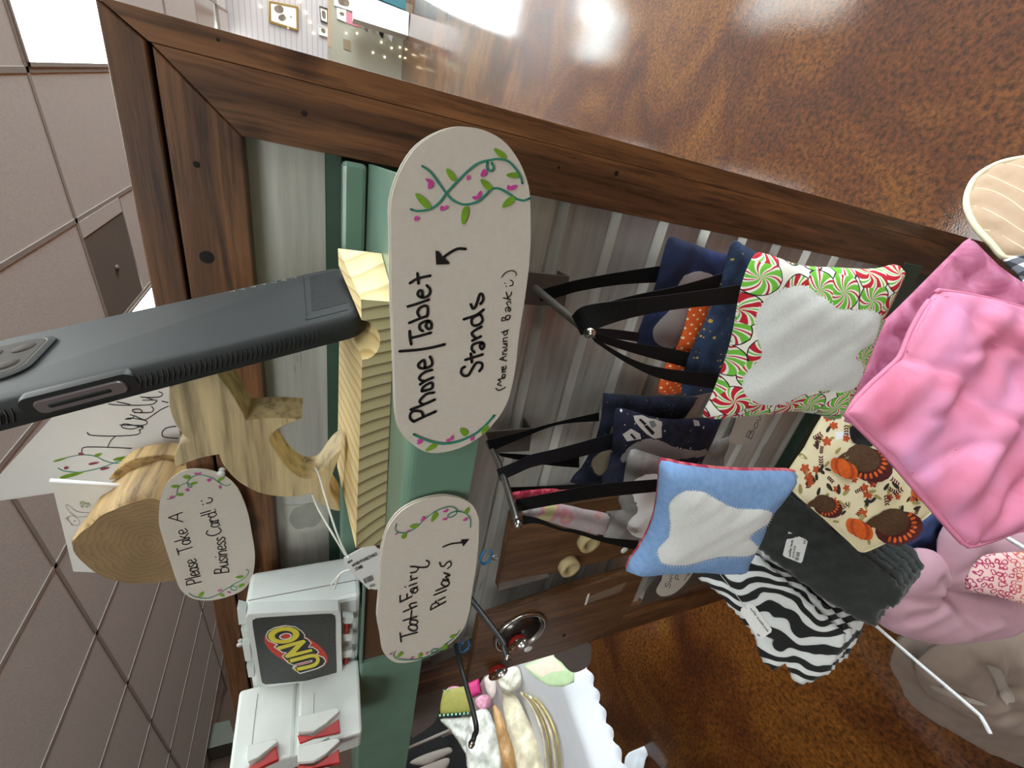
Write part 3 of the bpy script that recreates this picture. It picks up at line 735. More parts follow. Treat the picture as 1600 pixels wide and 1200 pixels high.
def shell(layers, mt, name, par, fn=ph):
    """stack of rounded rectangles (w0,w1,l0,l1,r,n) skinned into a solid"""
    vs, fs = [], []; m = 28
    for (w0, w1, l0, l1, r, n) in layers: vs += [fn(a, b, n) for a, b in rrect(w0, w1, l0, l1, r)]
    for i in range(len(layers) - 1):
        for k in range(m): fs.append((i * m + k, i * m + (k + 1) % m, (i + 1) * m + (k + 1) % m, (i + 1) * m + k))
    fs.append(tuple(range(m))); fs.append(tuple(range((len(layers) - 1) * m, len(layers) * m)))
    o = mesh(name, vs, fs, mt, par, True)
    try: o.data.set_sharp_from_angle(angle=.7)
    except Exception: pass
    return o
e_ = .0
shell([(.0, PW, 0, PL, .011, -PT), (-.0006, PW + .0006, -.0006, PL + .0006, .0115, -PT * .8), (-.0008, PW + .0008, -.0008, PL + .0008, .0115, -PT * .5), (-.0004, PW + .0004, -.0004, PL + .0004, .0112, -PT * .22), (.0016, PW - .0016, .0016, PL - .0016, .0098, -.0006), (.0030, PW - .0030, .0030, PL - .0030, .0085, 0)], M_case, 'case', phone)
# ribbed bottom panel, edge ribs, seam lines, volume opening, camera window
rb = []
for k in range(26): 
    l = .0062 + k * .00066
    rb.append(tube([ph(.016, l, .0001), ph(.068, l - .0005, .0001)], .00024, 4))
mesh('grip_ridges', *join(rb), M_case, phone)
mesh('panel_seam', *join([tube([ph(.0075, .026, .0001), ph(.070, .026, .0001)], .0004, 5), tube([ph(.0075, .026, .0001), ph(.0075, .006, .0001)], .0003, 5), tube([ph(.004, .0165, -.0004), ph(-.0006, .0165, -.006), ph(-.0004, .0165, -.0105)], .0004, 5)]), M_ink, phone)
er = [[], []]
for k in range(60):
    l = .022 + k * .0021
    if .096 < l < .138: continue
    er[l > .13].append(tube([ph(-.0004, l, -.0028), ph(-.00095, l + .0006, -.0055), ph(-.0009, l + .0026, -.0088)], .00030, 5))
for q in er: mesh('edge_ridges', *join(q), M_caseedge, phone)
def pe(l, n, w): return ph(-w, l, n)         # on the near long edge: along l, across n, outwards w
def edge_shell(l0, l1, n0, n1, r, w0, w1, mt, nm, k=6):
    return shell([(l0, l1, n0, n1, r, w0), (l0, l1, n0, n1, r, (w0 + w1) / 2), (l0 + .0006, l1 - .0006, n0 + .0006, n1 - .0006, max(r - .0006, .0003), w1)], mt, nm, phone, pe)
edge_shell(.0965, .1375, -.0105, .0004, .0042, -.003, .0011, M_ink, 'button_recess')
edge_shell(.101, .133, -.0088, -.0022, .0028, .000, .0020, plain('volume_button_grey', srgb(124, 114, 116), .3, metal=.35, var=.05), 'volume_button')
edge_shell(.1065, .1285, -.0066, -.0044, .0009, .0018, .00215, M_caseedge, 'button_slot')
edge_shell(.1425, .157, -.0085, -.0035, .0012, .000, .0010, M_caseedge, 'mute_switch')
shell([(.022, .062, .1415, .1745, .009, -.001), (.022, .062, .1415, .1745, .009, .0010), (.0235, .0605, .143, .173, .008, .0016)], M_case, 'camera_bezel', phone)
shell([(.0245, .0595, .144, .172, .007, .0012), (.0245, .0595, .144, .172, .007, .0017)], M_silvertrim, 'camera_plate', phone)
shell([(.0252, .0588, .1447, .1713, .0065, .0014), (.0252, .0588, .1447, .1713, .0065, .0019)], M_lens, 'camera_window', phone)
for k, (w, l) in enumerate(((.034, .152), (.05, .152), (.034, .1645), (.05, .1645))):
    mesh('camera_lens', *lathe([(0, .0024), (.0035, .0024), (.0046, .0020), (.0048, .001)], ph(w, l, 0), pn, 16), M_lens, phone, True)
lg = []
for k in range(7):
    w = .0715; l = .030 + k * .0056
    lg.append(tube([ph(w - .0022, l, .0001), ph(w + .0006, l + .0012 * (k % 2), .0001)], .0003, 4)); lg.append(tube([ph(w - .0006 * (k % 3), l, .0001), ph(w - .0004, l + .0026, .0001)], .0003, 4))
mesh('raised_lettering', *join(lg), plain('case_letters', srgb(120, 120, 118), .4, var=.1), phone)

# ------------------------------------------------------------------ hand lettered signs
def card(name, pl, outline, label, cat, th=.0007, mat=None, layers=1, gap=.0011, smooth=3):
    ol = catmull(outline, smooth, True) if smooth else outline
    P = [pl.uv(*p) for p in clean(ol, .3)]
    c = np.mean(P, 0)
    t = thing(name, pl.p3(c, -th), label, cat)
    for k in range(layers):
        sh = np.array([0.0, .0006]) * k
        mesh('card_face' if k == 0 else 'card_back', *prism([pl.p3(p + sh, -k * gap) for p in P], -pl.n * th), mat or M_card, t)
    return t
# 1: Phone/Tablet Stands
p1 = PY(.1165)
o1 = pts('611,368 611,315 624,272 646,235 672.5,213.5 701.5,201 726,198 755,203 784,218 805.5,242.5 820,271.5 827.6,300.6 829,339 829,375.5 827,412 821,460 819,473.5 810,531.5 805.5,575 793,628 769,664.5 745,686 716,701 682,708 658,703 636,686 624,667 619,643 617,599 614.5,527 612,466')
s1 = card('hanging_sign', p1, o1, 'large white handwritten sign reading Phone/Tablet Stands on the green shelf front', 'sign', layers=2)
A_, B_, C_ = ((620, 400), 7.5), ((620, 540), 7.5), ((710, 420), 6.0)
big = []
for sgs, (og, sc) in (('150,315 240,262 390,228;238,200 250,318;295,470 292,410 262,402 240,440 262,472 322,482 375,450 386,390 348,340;125,588 230,558 370,508;142,780 250,735 345,700;262,705 238,660 260,610 320,580 358,600 355,680 345,705;300,875 265,850 265,800 310,770 365,755 400,790 395,840 365,850 335,820 350,780 368,757;148,875 150,950 165,1030;170,955 290,925 395,895;30,1112 240,1095 400,1070 555,1032', A_),
    ('195,885 310,830 450,768;195,885 155,850 155,800 190,765 250,760 290,775 305,825;160,745 300,690 440,628;310,685 265,655 290,610 350,560 430,545;290,530 400,500 415,455 400,430 350,450 300,490 290,530;270,450 330,410 420,370;310,415 260,385 280,340 340,300 410,280;325,250 315,165 250,215 265,255 330,260 400,230 410,180 385,125', B_),
    ('230,955 255,920 250,880 200,880 160,940 130,990 90,1000 60,970 70,930 95,915;100,850 180,825 260,800;150,790 160,872;185,780 160,750 170,710 220,690 260,690 275,720 255,750 235,720 260,690;165,670 245,630;200,650 160,610 180,580 250,540;85,470 200,430 270,380;225,425 165,460 160,510 190,530 240,510 260,470 240,425;240,325 265,290 260,240 235,235 215,290 195,350 170,370 150,330', C_)):
    big += [pts(q, og, sc) for q in sgs.split(';')]
draw(p1, big, 4.3, 'lettering', M_ink, s1)
small = [pts(q, *C_) for q in '385,1118 410,1137 450,1122 476,1105;435,1092 400,1080 430,1055 405,1035 470,1020;440,1008 455,985 475,995 460,1015 440,1008;440,968 476,960;452,960 440,945;460,940 455,915 440,925 455,945 480,930 478,906;485,860 420,845;420,845 482,812;455,850 450,825;445,800 485,795;455,792 445,775;460,765 480,745 490,755 475,770 460,765;450,735 480,730 490,712 455,700;455,700 492,695;450,682 490,675;460,675 455,650 495,640;438,592 505,568;480,580 455,600 470,620 490,605 490,580;440,487 500,470;440,485 445,455 470,460 480,475;478,478 480,440 515,435 515,460 495,478;480,400 475,370 500,355 522,372 515,395 500,390 505,360;500,340 485,320 510,300 525,320;455,270 525,285;500,285 480,215;495,270 525,240 530,215;468,130 472,134;480,160 484,164;515,158 540,150 545,120 520,103;440,75 480,30 540,15 575,40 572,60'.split(';')]
draw(p1, small, 1.7, 'small_lettering', M_ink, s1)
Z1, Z2 = ((600, 170), 4.138), ((600, 430), 4.138)
ar = [stroke(p1, pts('525,905 470,905 400,945 372,978', *Z1), 4.4, .0004), flat(p1, pts('330,915 352,920 372,948 395,968 420,990 418,1003 335,1006', *Z1), .00045)]
mesh('arrow', *join(ar), M_ink, s1)
vines = [pts(q, *Z1) for q in ('245,370 300,410 360,490 400,545 450,595 520,618 600,600 650,560 690,520 740,515 790,540 850,580 900,592 938,578', '172,648 220,660 300,645 360,600 400,545 460,480 540,400 610,350 690,330 740,325 800,340 850,390 880,440 890,480', '665,345 662,380 685,402 706,380 692,350')] + [pts('190,1025 280,1065 380,1085 480,1070 580,1025 650,970 710,903', *Z2)]
draw(p1, vines, 3.6, 'vine', M_teal, s1, .0005)
blobs(p1, '297,645,200,545,45;460,468,400,385,40;785,320,705,255,38;868,430,785,428,36;690,520,620,455,42;530,628,505,745,45;838,570,760,635,44', *Z1, 'vine_leaves', M_leaf, s1)
blobs(p1, '345,1085,265,1130,32;535,1030,490,985,42;665,965,630,1025,34', *Z2, 'vine_leaves', M_leaf, s1)
blobs(p1, '315,480,265,452,27;310,465,285,518,34;218,695,195,722,30;382,628,362,657,28;392,628,408,645,28;548,428,532,460,22;655,400,622,438,34;660,400,628,405,28;605,578,565,570,24;602,580,622,528,24;803,525,800,490,26;803,520,856,494,28', *Z1, 'vine_flowers', M_pinkink, s1)
blobs(p1, '248,1060,212,1066,20;245,1064,212,1086,22;430,1062,442,1030,20;428,1062,396,1062,18;577,1040,558,1065,26', *Z2, 'vine_flowers', M_pinkink, s1)
# 2: Tooth Fairy Pillows
p2 = PY(.1175, 0, .0)
o2 = pts('689,775.7 714.7,778 734,786.6 745,801 748.5,820 747,856.7 742.5,895 737.6,924 734,953 724.3,982 705,1004 676,1023 649.4,1033 622.8,1036 608,1029.5 598.7,1016 595,992 590,963 592.6,929 595,881 598.7,852 608,823 627.7,798.7 656.7,783')
s2 = card('hanging_sign', p2, o2, 'white handwritten sign reading Tooth Fairy Pillows with a small arrow', 'sign', layers=2)
Z = ((560, 760), 4.138)
lt = [pts(q, *Z) for q in ('268,945 275,1002', '272,970 380,940', '288,865 376,838', '330,876 338,842 342,800', '290,808 376,770', '344,786 328,768 340,754 374,748', '345,930 322,915 330,895 362,893 380,908 368,928 345,930', '350,892 330,880 340,862 368,862 382,874 370,890 350,892', '268,745 345,708', '268,745 268,703', '312,725 312,692', '350,690 335,668 362,650 382,664 366,686 350,670 378,645', '326,640 376,622', '300,646 303,648', '332,605 380,588', '346,600 335,582 340,574', '335,555 372,548 382,520 335,515', '382,520 440,518 456,490 436,474', '465,795 562,742', '465,795 472,765 502,748 524,764', '515,735 560,712', '496,738 499,740', '487,700 565,668', '500,672 578,640', '560,645 535,630 545,608 575,608 585,628 560,645', '545,598 582,604 562,580 590,572 550,556', '590,535 600,508 575,500 560,520 545,528 528,512 532,490')]
lt[-1] = pts('575,528 598,505 590,482 568,492 552,512 532,512 524,488', *Z)
draw(p2, lt, 2.1, 'lettering', M_ink, s2)
mesh('arrow', *join([stroke(p2, pts('545,388 600,368 668,360', *Z), 2.2, .0004), flat(p2, pts('660,342 716,336 676,386', *Z), .00045)]), M_ink, s2)
draw(p2, [pts('243,240 238,275 265,295 310,293 370,262 430,205 500,155 570,130 610,130 635,150 625,180 595,195 575,185 600,165 640,158 690,170 720,205 722,262', *Z), pts('240,1062 225,1085 250,1110 330,1118 420,1105 480,1075 512,1052 485,1048 465,1068 500,1065 560,1020 620,970 655,925', *Z)], 1.5, 'vine', M_teal, s2, .0005)
blobs(p2, '385,250,330,255,26;280,330,305,300,28;505,165,470,222,30;690,170,710,130,26;285,1070,248,1095,22;402,1075,392,1102,28;570,1020,540,1050,28;630,960,585,970,18', *Z, 'vine_leaves', M_leaf, s2)
blobs(p2, '430,205,398,214,16;425,200,410,190,12;580,148,545,158,16;575,205,538,208,12;705,205,672,214,16;250,298,235,305,12;326,280,312,284,12;215,1076,198,1080,10;355,1100,330,1108,10;450,1070,430,1076,12', *Z, 'vine_flowers', M_pinkink, s2)
# 3: Please Take A Business Card
p3_ = PY(.3235)
o3 = pts('305,732.5 324,734 347,741 366.5,756 378,775.6 387.6,802 393,831 398,862 397,888.6 391,908 378,923 355,932.7 332,938 311,937.5 295.6,932.7 282,921 274.5,904 267,881 257,850 248.6,820 248.6,797 251.5,774 261,754.5 278,740 292,734')
s3 = card('hanging_sign', p3_, o3, 'oval white handwritten sign reading Please Take A Business Card on the frame', 'sign')
Z = ((240, 720), 5.218)
cp = lambda x, y: np.array([Z[0][0] + x / Z[1], Z[0][1] + y / Z[1]])
lt = write('Please', cp(392, 985), cp(345, 795), 24) + write('Take', cp(325, 728), cp(270, 548), 24) + write('A', cp(238, 495), cp(235, 420), 22) + write('Business', cp(615, 905), cp(582, 620), 23) + write('Card!', cp(560, 590), cp(500, 385), 24)
lt += [pts(q, *Z) for q in ('390,324 393,328', '402,352 405,356', '432,344 462,338 480,318 468,302 446,300')]
draw(p3_, lt, 1.7, 'lettering', M_ink, s3)
draw(p3_, [pts('112,312 160,302 190,270 195,230 225,195 270,178 305,190 312,210 295,212 275,185 285,155 325,125 380,112 440,125 490,145 520,165 560,190 600,200 628,187', *Z), pts('290,1075 310,1095 360,1112 440,1118 520,1090 580,1050 640,1020 680,1030 665,1055 635,1045 630,1020 690,985 750,945 776,905 770,890 755,883', *Z)], 1.1, 'vine', M_teal, s3, .0005)
blobs(p3_, '300,135,240,125,32;205,205,140,205,26;195,272,250,272,24;305,185,360,172,22;525,160,578,130,26;370,1105,408,1065,28;540,1085,582,1100,22;690,1025,746,1000,24;735,940,668,946,22', *Z, 'vine_leaves', M_leaf, s3)
blobs(p3_, '365,108,332,98,14;365,106,394,94,14;165,298,128,292,16;160,296,145,280,12;292,240,256,230,16;290,238,270,220,14;468,148,432,155,18;465,152,445,165,16;540,205,545,225,16;545,208,530,200,14;560,1048,522,1058,14;620,1065,600,1066,12;632,1066,618,1074,12', *Z, 'vine_flowers', M_pinkink, s3)
# push pins on the rail
for (x, y), lb in (((347, 735), 'small clear push pin in the frame above the business card sign'), ((376, 1001), 'small clear push pin in the frame beside the white case')):
    p = at(x, y, Y=D - .002); t = thing('push_pin', p, lb, 'push pin')
    mesh('pin_head', *lathe([(0, -.006), (.0036, -.006), (.0036, -.0045), (.0022, -.0035), (.0022, -.001), (.0032, .0), (.0030, .001), (0, .0015)], p, (0, 1, 0), 12), M_clear, t, True)

# things standing on top of the frame ---------------------------------------
pl = PY(.425)
LEG = [np.array(p, float) for p in ((-42, 787), (0, 741), (77, 657), (175, 555), (305, 600), (318, 738), (230, 748), (100, 766))]
P = [pl.p3(pl.uv(*p)) for p in LEG]
pap = thing('folded_sign', pl.p3(pl.uv(180, 690)), 'white paper sign with black script Hazel letters and flower vine behind the log', 'sign')
mesh('paper_front', *prism(P, -pl.n * .0003), M_paper, pap)
q = [pl.p3(pl.uv(*p) + np.array([-.003, -.001]), -.002) for p in LEG]
mesh('paper_back', *prism(q, -pl.n * .0003), M_paper, pap)
Z = ((90, 600), 6.0)
sc_ = [pts(q, *Z) for q in ('228,636 255,592 470,592 690,602', '470,592 500,530 545,487', '280,452 300,475 400,485 540,487 690,480 765,465 772,435', '585,382 700,385 800,385 840,365 820,340 700,318 650,322', '765,430 800,412 790,395 700,420 620,410 600,390 640,372 800,405', '635,328 690,325 715,300 680,285', '720,295 800,330 840,325 960,245 1040,205', '720,268 790,262 770,235 705,240 720,262 800,268 880,262 900,235 880,208', '480,185 560,196 760,198 880,190 925,165 920,150 800,150', '560,165 680,192', '980,160 1035,172', '780,120 880,125 960,118 985,90 950,70', '905,150 840,128 790,122', '1110,395 1020,410 980,455 1000,495 1130,508')]
draw(pl, sc_, 1.5, 'script_lettering', M_ink, pap)
draw(pl, [pts(q, *Z) for q in ('0,712 100,685 200,665 300,665 380,685 440,718 540,740 680,735', '5,785 50,810 130,822 230,822 400,785 540,735 700,690 850,645 980,595 1115,578')], 1.2, 'vine', M_teal, pap, .0005)
blobs(pl, '520,708,720,680,34;345,675,420,650,30;20,878,250,822,34;930,640,1070,590,26;-40,725,90,690,20;570,780,650,760,18', *Z, 'vine_leaves', M_leaf, pap)
blobs(pl, '195,650,248,658,26;290,750,395,732,22;400,798,490,780,26;760,680,845,660,24;905,600,990,582,28;62,790,104,775,28', *Z, 'vine_flowers', M_mauveink, pap)
# log slice card holder
pl = PY(.338)
LO = ((80, 720), 6.668)
lf_ = pts('215,880 240,830 320,720 420,650 520,570 620,520 740,460 880,410 1000,385 1110,398', *LO) + [np.array(p, float) for p in ((262, 785), (290, 790), (302, 815), (305, 850), (303, 885), (292, 905), (277, 908), (233, 912), (200, 910.5), (167, 903), (143, 893), (123, 873))]
lf_ = clean(catmull(lf_, 3, True), .4)
M_bark = wood('log_side', 'Y', srgb(120, 94, 60), srgb(182, 150, 100), srgb(214, 186, 132), scale=.8, rough=.7)
def logface():
    m, nt, nd, lk, bs = nodes_of('log_end_grain')
    o0 = pl.p3(pl.uv(236, 848)); geo = N(nt, 'ShaderNodeNewGeometry'); mp = N(nt, 'ShaderNodeVectorMath', operation='SUBTRACT'); lk.new(geo.outputs['Position'], mp.inputs[0]); mp.inputs[1].default_value = tuple(o0)
    nz = N(nt, 'ShaderNodeTexNoise', Scale=22.0, Detail=4.0); lk.new(mp.outputs[0], nz.inputs['Vector'])
    ln = N(nt, 'ShaderNodeVectorMath', operation='LENGTH'); lk.new(mp.outputs[0], ln.inputs[0])
    r = math_(nt, 'ADD', math_(nt, 'MULTIPLY', ln.outputs['Value'], 190.0), math_(nt, 'MULTIPLY', nz.outputs[0], 8.0))
    a = ramp(nt, math_(nt, 'FRACT', r), [(0, srgb(160, 132, 96)), (.6, srgb(153, 125, 90)), (.9, srgb(143, 116, 83)), (1, srgb(158, 130, 95))])
    b = ramp(nt, nz.outputs[0], [(.3, (.8, .78, .75)), (.5, (1, 1, 1)), (.72, (1.3, 1.3, 1.28))])
    lk.new(mixc(nt, 1.0, a, b, 'MULTIPLY'), bs.inputs['Base Color']); bs.inputs['Roughness'].default_value = .75
    return m
log = thing('log_card_holder', W(-.50, .365, oT), 'cut log slice standing on the frame as a business card holder', 'card holder')
F_ = [pl.p3(pl.uv(*p)) for p in lf_]
zmin = HC + oT * S + .0002
for p in F_: p[2] = max(p[2], zmin)
cen = np.mean(F_, 0)
rings = []
for k, (dy, s_) in enumerate(((0, .985), (.003, 1.0), (.02, 1.0), (.05, .97), (.062, .94))):
    rings.append([np.array([cen[0] + (p[0] - cen[0]) * s_ + .0018 * k + .0008 * math.sin(i * .55 + k * 2), p[1] + dy, max(zmin, cen[2] + (p[2] - cen[2]) * s_ + .0008 * math.sin(i * .7 + k))]) for i, p in enumerate(F_)])
n = len(F_); vs = [p for r_ in rings for p in r_]; fs = []
for k in range(len(rings) - 1):
    for i in range(n): fs.append((k * n + i, k * n + (i + 1) % n, (k + 1) * n + (i + 1) % n, (k + 1) * n + i))
fs.append(tuple(range((len(rings) - 1) * n, len(rings) * n)))
mesh('bark_side', vs, fs, M_bark, log, True)
mesh('cut_face', [p + np.array([0, -.0004, 0]) for p in rings[0]] + [p + np.array([0, .001, 0]) for p in rings[0]], [tuple(range(n)), tuple(range(2 * n - 1, n - 1, -1))] + [(i, i + n, (i + 1) % n + n, (i + 1) % n) for i in range(n)], logface(), log)
# side branch stub with the card slot
st = [np.array(p, float) for p in ((169, 751), (178, 738), (198, 722), (222, 714), (262, 710), (285, 716), (290, 780), (240, 778), (207, 785), (212, 752), (213, 744))]
pl2 = PY(.385)
mesh('log_shoulder', *prism([pl2.p3(pl2.uv(*p)) for p in catmull(st[:6], 3) + st[6:]], np.array([0, .022, 0])), M_bark, log, bevel=.002)
# card with the cat doodle in the slot
pl = PY(.372)
cq = [np.array(p, float) for p in ((80, 753), (114.5, 893), (200, 897), (280, 880), (280, 768), (207, 758))]
cc = thing('doodle_card', pl.p3(pl.uv(150, 850)), 'white business card with a cat doodle and flower in the log slot', 'card')
mesh('card_face', *prism([pl.p3(pl.uv(*p)) for p in cq], -pl.n * .0004), M_paper, cc)
mesh('rolled_edge', *tube([pl.p3(pl.uv(79, 750), .001), pl.p3(pl.uv(207, 759), .001)], .0022, 8), M_paper, cc, True)
Z = LO
ct = [pts(q, *Z) for q in ('180,580 225,570 265,590 298,630 290,662 255,672 210,650 175,610 180,580', '178,590 150,598 188,622', '205,655 218,668 232,662', '258,572 205,540 165,490 155,465 170,455 200,470 230,500 270,525 330,535 430,535', '268,585 340,580 420,562', '240,615 254,630', '254,615 242,630')]
draw(pl, ct, .55, 'cat_doodle', M_greyink, cc)
blobs(pl, '330,420,300,450,22;350,430,335,460,24;375,430,380,455,24;310,465,340,480,20;360,470,390,475,20;390,440,405,470,14', *Z, 'flower_doodle', plain('sage_ink', srgb(168, 178, 150), .7, var=.2), cc)

# ------------------------------------------------------------------ white card case with the game logo
YF = .268
Xr = at(470, 950, Y=YF)[0]
Ztop = at(374, 945, Y=YF)[2]; Zbot = HC + lz * S + .0003
d = ray(470, 881); Yb = max(YF * S + .03, min(Xr / d[0] * d[1], .30 * S + .08))
Xl = at(450, 1235, Y=YF)[0]
zm = at(462, 1150, Y=YF)[2]
case = thing('card_case', (Xr - .03, (YF * S + Yb) / 2, Zbot), 'white plastic card case with a black card game logo on its front', 'card case')
yf = YF * S
xe = at(470, 1070, Y=YF)[0]
mesh('case_body', *box(xe, Xr, yf, Yb, Zbot, Ztop), M_white, case, bevel=.005)
mesh('seam', *box(Xr - .0003, Xr + .0003, yf + (Yb - yf) * .36, yf + (Yb - yf) * .375, Zbot + .003, Ztop - .003), M_greypad, case)
# its neighbour stands a little askew, nearer the shelf edge
c2r = at(374, 1079, Y=.2655); c2l = at(356, 1215, Z=(c2r[2] - HC) / S)
dv = c2l - c2r; dv[2] = 0; dn_ = dv / np.linalg.norm(dv); bk2 = np.array([dn_[1], -dn_[0], 0.0]); bk2 = bk2 if bk2[1] > 0 else -bk2
pf = Plane(c2r, -bk2)
z2 = pf.hit(462, 1150)[2]
case2 = thing('card_case', (c2r + c2l) / 2 * np.array([1, 1, 0]) + bk2 * .025 + np.array([0, 0, Zbot]), 'white plastic card case with red latches, standing askew beside the logo case', 'card case')
def slab2(a, b, z0, z1, d0, d1): 
    A_2 = c2r + dn_ * a; B_2 = c2r + dn_ * b
    return [np.array([*(q + bk2 * d_)[:2], z]) for z in (z0, z1) for d_ in (d0, d1) for q in (A_2, B_2)], box(0, 1, 0, 1, 0, 1)[1]
L2 = float(np.linalg.norm(dv))
mesh('upper_shell', *slab2(0, L2, z2 + .0014, c2r[2], 0, .05), M_white, case2, bevel=.003)
mesh('lower_shell', *slab2(0, L2, Zbot, z2 - .0014, -.0022, .05), M_white, case2, bevel=.003)
mesh('core', *slab2(.001, L2, z2 - .004, z2 + .004, .004, .045), M_white, case2)
for xx, off in ((402, .0002), (490, .0024)):
    mesh('seam', *tube([pf.p3(pf.uv(xx + 1, 1084), off), pf.p3(pf.uv(xx - 6 * (xx < 450), 1140), off), pf.p3(pf.uv(xx - 12 * (xx < 450), 1205), off)], .00025, 5), M_greypad, case2)
pg = PY(.258)
plate_px = catmull(pts('384,972 386,963 393,959.5 460,956 522,953.5 530,955.5 533,964 534,1010 535,1050 533,1058 525,1061.5 470,1067 412,1074 405,1072 402,1064 392,1010'), 4, True)
lp = mesh('logo_plate', *prism([pg.p3(pg.uv(*p)) for p in plate_px], -pg.n * ((YF - .258) * S + .001)), M_white, case, bevel=.0008)
M_stick = plain('black_sticker', srgb(60, 62, 60), .42, var=.35, nscale=420, bmp=.3, bscale=700)
Z = ((380, 950), 8.572)
lp.name = 'logo_plate'
stk = catmull(pts('125,200 150,155 210,132 600,105 1130,76 1195,85 1235,130 1240,400 1252,860 1235,910 1180,935 700,985 330,1018 280,1005 245,960 180,560', *Z), 4, True)
def sub(name, vf, mt): return mesh(name, *vf, mt, lp)
sub('sticker', prism([pg.p3(pg.uv(*p), .0003) for p in stk], -pg.n * .0003), M_stick)
def ell(cx, cy, rx, ry, rot, n=36): 
    a = math.radians(rot)
    return [np.array([Z[0][0] + (cx + rx * math.cos(t) * math.cos(a) - ry * math.sin(t) * math.sin(a)) / Z[1], Z[0][1] + (cy + rx * math.cos(t) * math.sin(a) + ry * math.sin(t) * math.cos(a)) / Z[1]]) for t in np.linspace(0, 2 * math.pi, n + 1)[:-1]]
M_lred = plain('logo_red', srgb(214, 58, 38), .45, var=.08, nscale=500); M_lyel = plain('logo_yellow', srgb(232, 220, 70), .45, var=.05, nscale=500); M_lwht = plain('logo_white', srgb(240, 238, 236), .5, var=.02); M_lblk = plain('logo_black', srgb(34, 34, 34), .45, var=.1)
sub('logo_oval', flat(pg, ell(708, 548, 452, 205, 23), .0004), M_lred)
wh = pts('300,360 330,300 420,250 560,222 700,240 790,300 830,350 832,388 862,400 920,458 885,516 930,510 1000,558 1018,590 990,614 1080,650 1112,705 1080,765 1000,810 760,878 655,802 675,765 600,735 515,640 565,598 520,594 408,516 440,482 340,440 305,400', *Z)
cc_ = np.mean(wh, 0)
sub('logo_outline', flat(pg, wh, .0005), M_lwht)
bk = pts('316,362 345,306 425,262 560,236 695,252 780,308 815,352 818,398 856,412 902,460 868,525 930,525 990,566 1000,588 968,618 1070,662 1098,705 1066,756 992,796 762,862 672,800 720,782 690,760 610,724 535,640 590,590 530,580 428,514 470,480 350,430 318,395', *Z)
sub('logo_shadow', flat(pg, bk, .0006), M_lblk)
sub('logo_letters', join([flat(pg, ell(543, 355, 212, 112, -5), .0007), flat(pg, pts('450,512 810,415 842,442 700,588 915,540 932,570 592,664 552,640 712,486 480,556', *Z), .0007), stroke(pg, pts('608,705 760,668 900,632 975,638 1002,690 965,745 880,778 708,815', *Z), 5.6, .0007)]), M_lyel)
sub('logo_counter', flat(pg, ell(545, 357, 122, 60, -6), .0008), M_lblk)
sub('logo_counter_rim', flat(pg, ell(568, 368, 86, 44, -8), .0009), M_lwht); sub('logo_letter_gap', stroke(pg, pts('690,758 800,730 915,700', *Z), 3.6, .0009), M_lwht)
sub('logo_counter_fill', flat(pg, ell(568, 368, 66, 31, -8), .001), M_lred); sub('logo_gap_fill', stroke(pg, pts('715,752 800,731 900,704', *Z), 1.6, .001), M_lred)
pk = PY(.262)
def lugs(spec, mt, nm, dep=.010, pln=pk, bev=.0006):
    for q in spec.split('|'):
        P = pts(q); mesh(nm, *prism([pln.p3(pln.uv(*p)) for p in P], np.array([0, dep, 0])), mt, case, bevel=bev)
lugs('370,951 384,955 386,974 373,977|376,984 387,986 389,996 379,997|378,1006 390,1008 393,1033 383,1034|385,1041 396,1043 398,1058 388,1059|535,964 553,966 551,975 535,975|535,992 552,991 550,1001 535,1003|535,1018 551,1016 550,1027 535,1029|535,1043 551,1041 549,1052 534,1054', M_white, 'hinge_lug')
for (a, b) in (((542, 974), (542, 993)), ((541, 1028), (541, 1043))):
    mesh('hinge_pin', *join([tube([pk.p3(pk.uv(*a), -.003), pk.p3(pk.uv(*b), -.003)], .0024, 10)]), M_red, case, True)
L0 = ((350, 1040), 7.5)
for dx, dy in ((0, 0), (0, 350)):
    wq = pts(' '.join(f'{x + dx},{y + dy}' for x, y in ((862, 640), (1050, 600), (1320, 535), (1362, 565), (1200, 715), (1060, 802), (872, 820))), *L0)
    rq = pts(' '.join(f'{x + dx},{y + dy}' for x, y in ((862, 832), (1050, 842), (1180, 760), (1345, 640), (1362, 800), (1060, 862), (890, 935))), *L0)
    tq = pts(' '.join(f'{x + dx},{y + dy}' for x, y in ((870, 955), (1060, 880), (1240, 860), (1070, 955), (940, 990))), *L0)
    for P, mt, nm, z_ in ((wq, M_white, 'latch_lug', 0.012), (rq, M_red, 'latch', .005), (tq, M_white, 'latch_rest', .007)):
        mesh(nm, *prism([pf.p3(pf.uv(*p), z_) for p in P], bk2 * (z_ + .004)), mt, case2, bevel=.0007)
for P, mt, nm, z_ in ((pts('285,975 600,895 645,925 420,1110 300,1165 280,1130', *L0), M_white, 'latch_lug', .012), (pts('295,1205 440,1135 615,960 645,1110 500,1175 310,1270', *L0), M_red, 'latch', .005)):
    mesh(nm, *prism([pf.p3(pf.uv(*p), z_) for p in P], bk2 * (z_ + .004)), mt, case2, bevel=.0007)

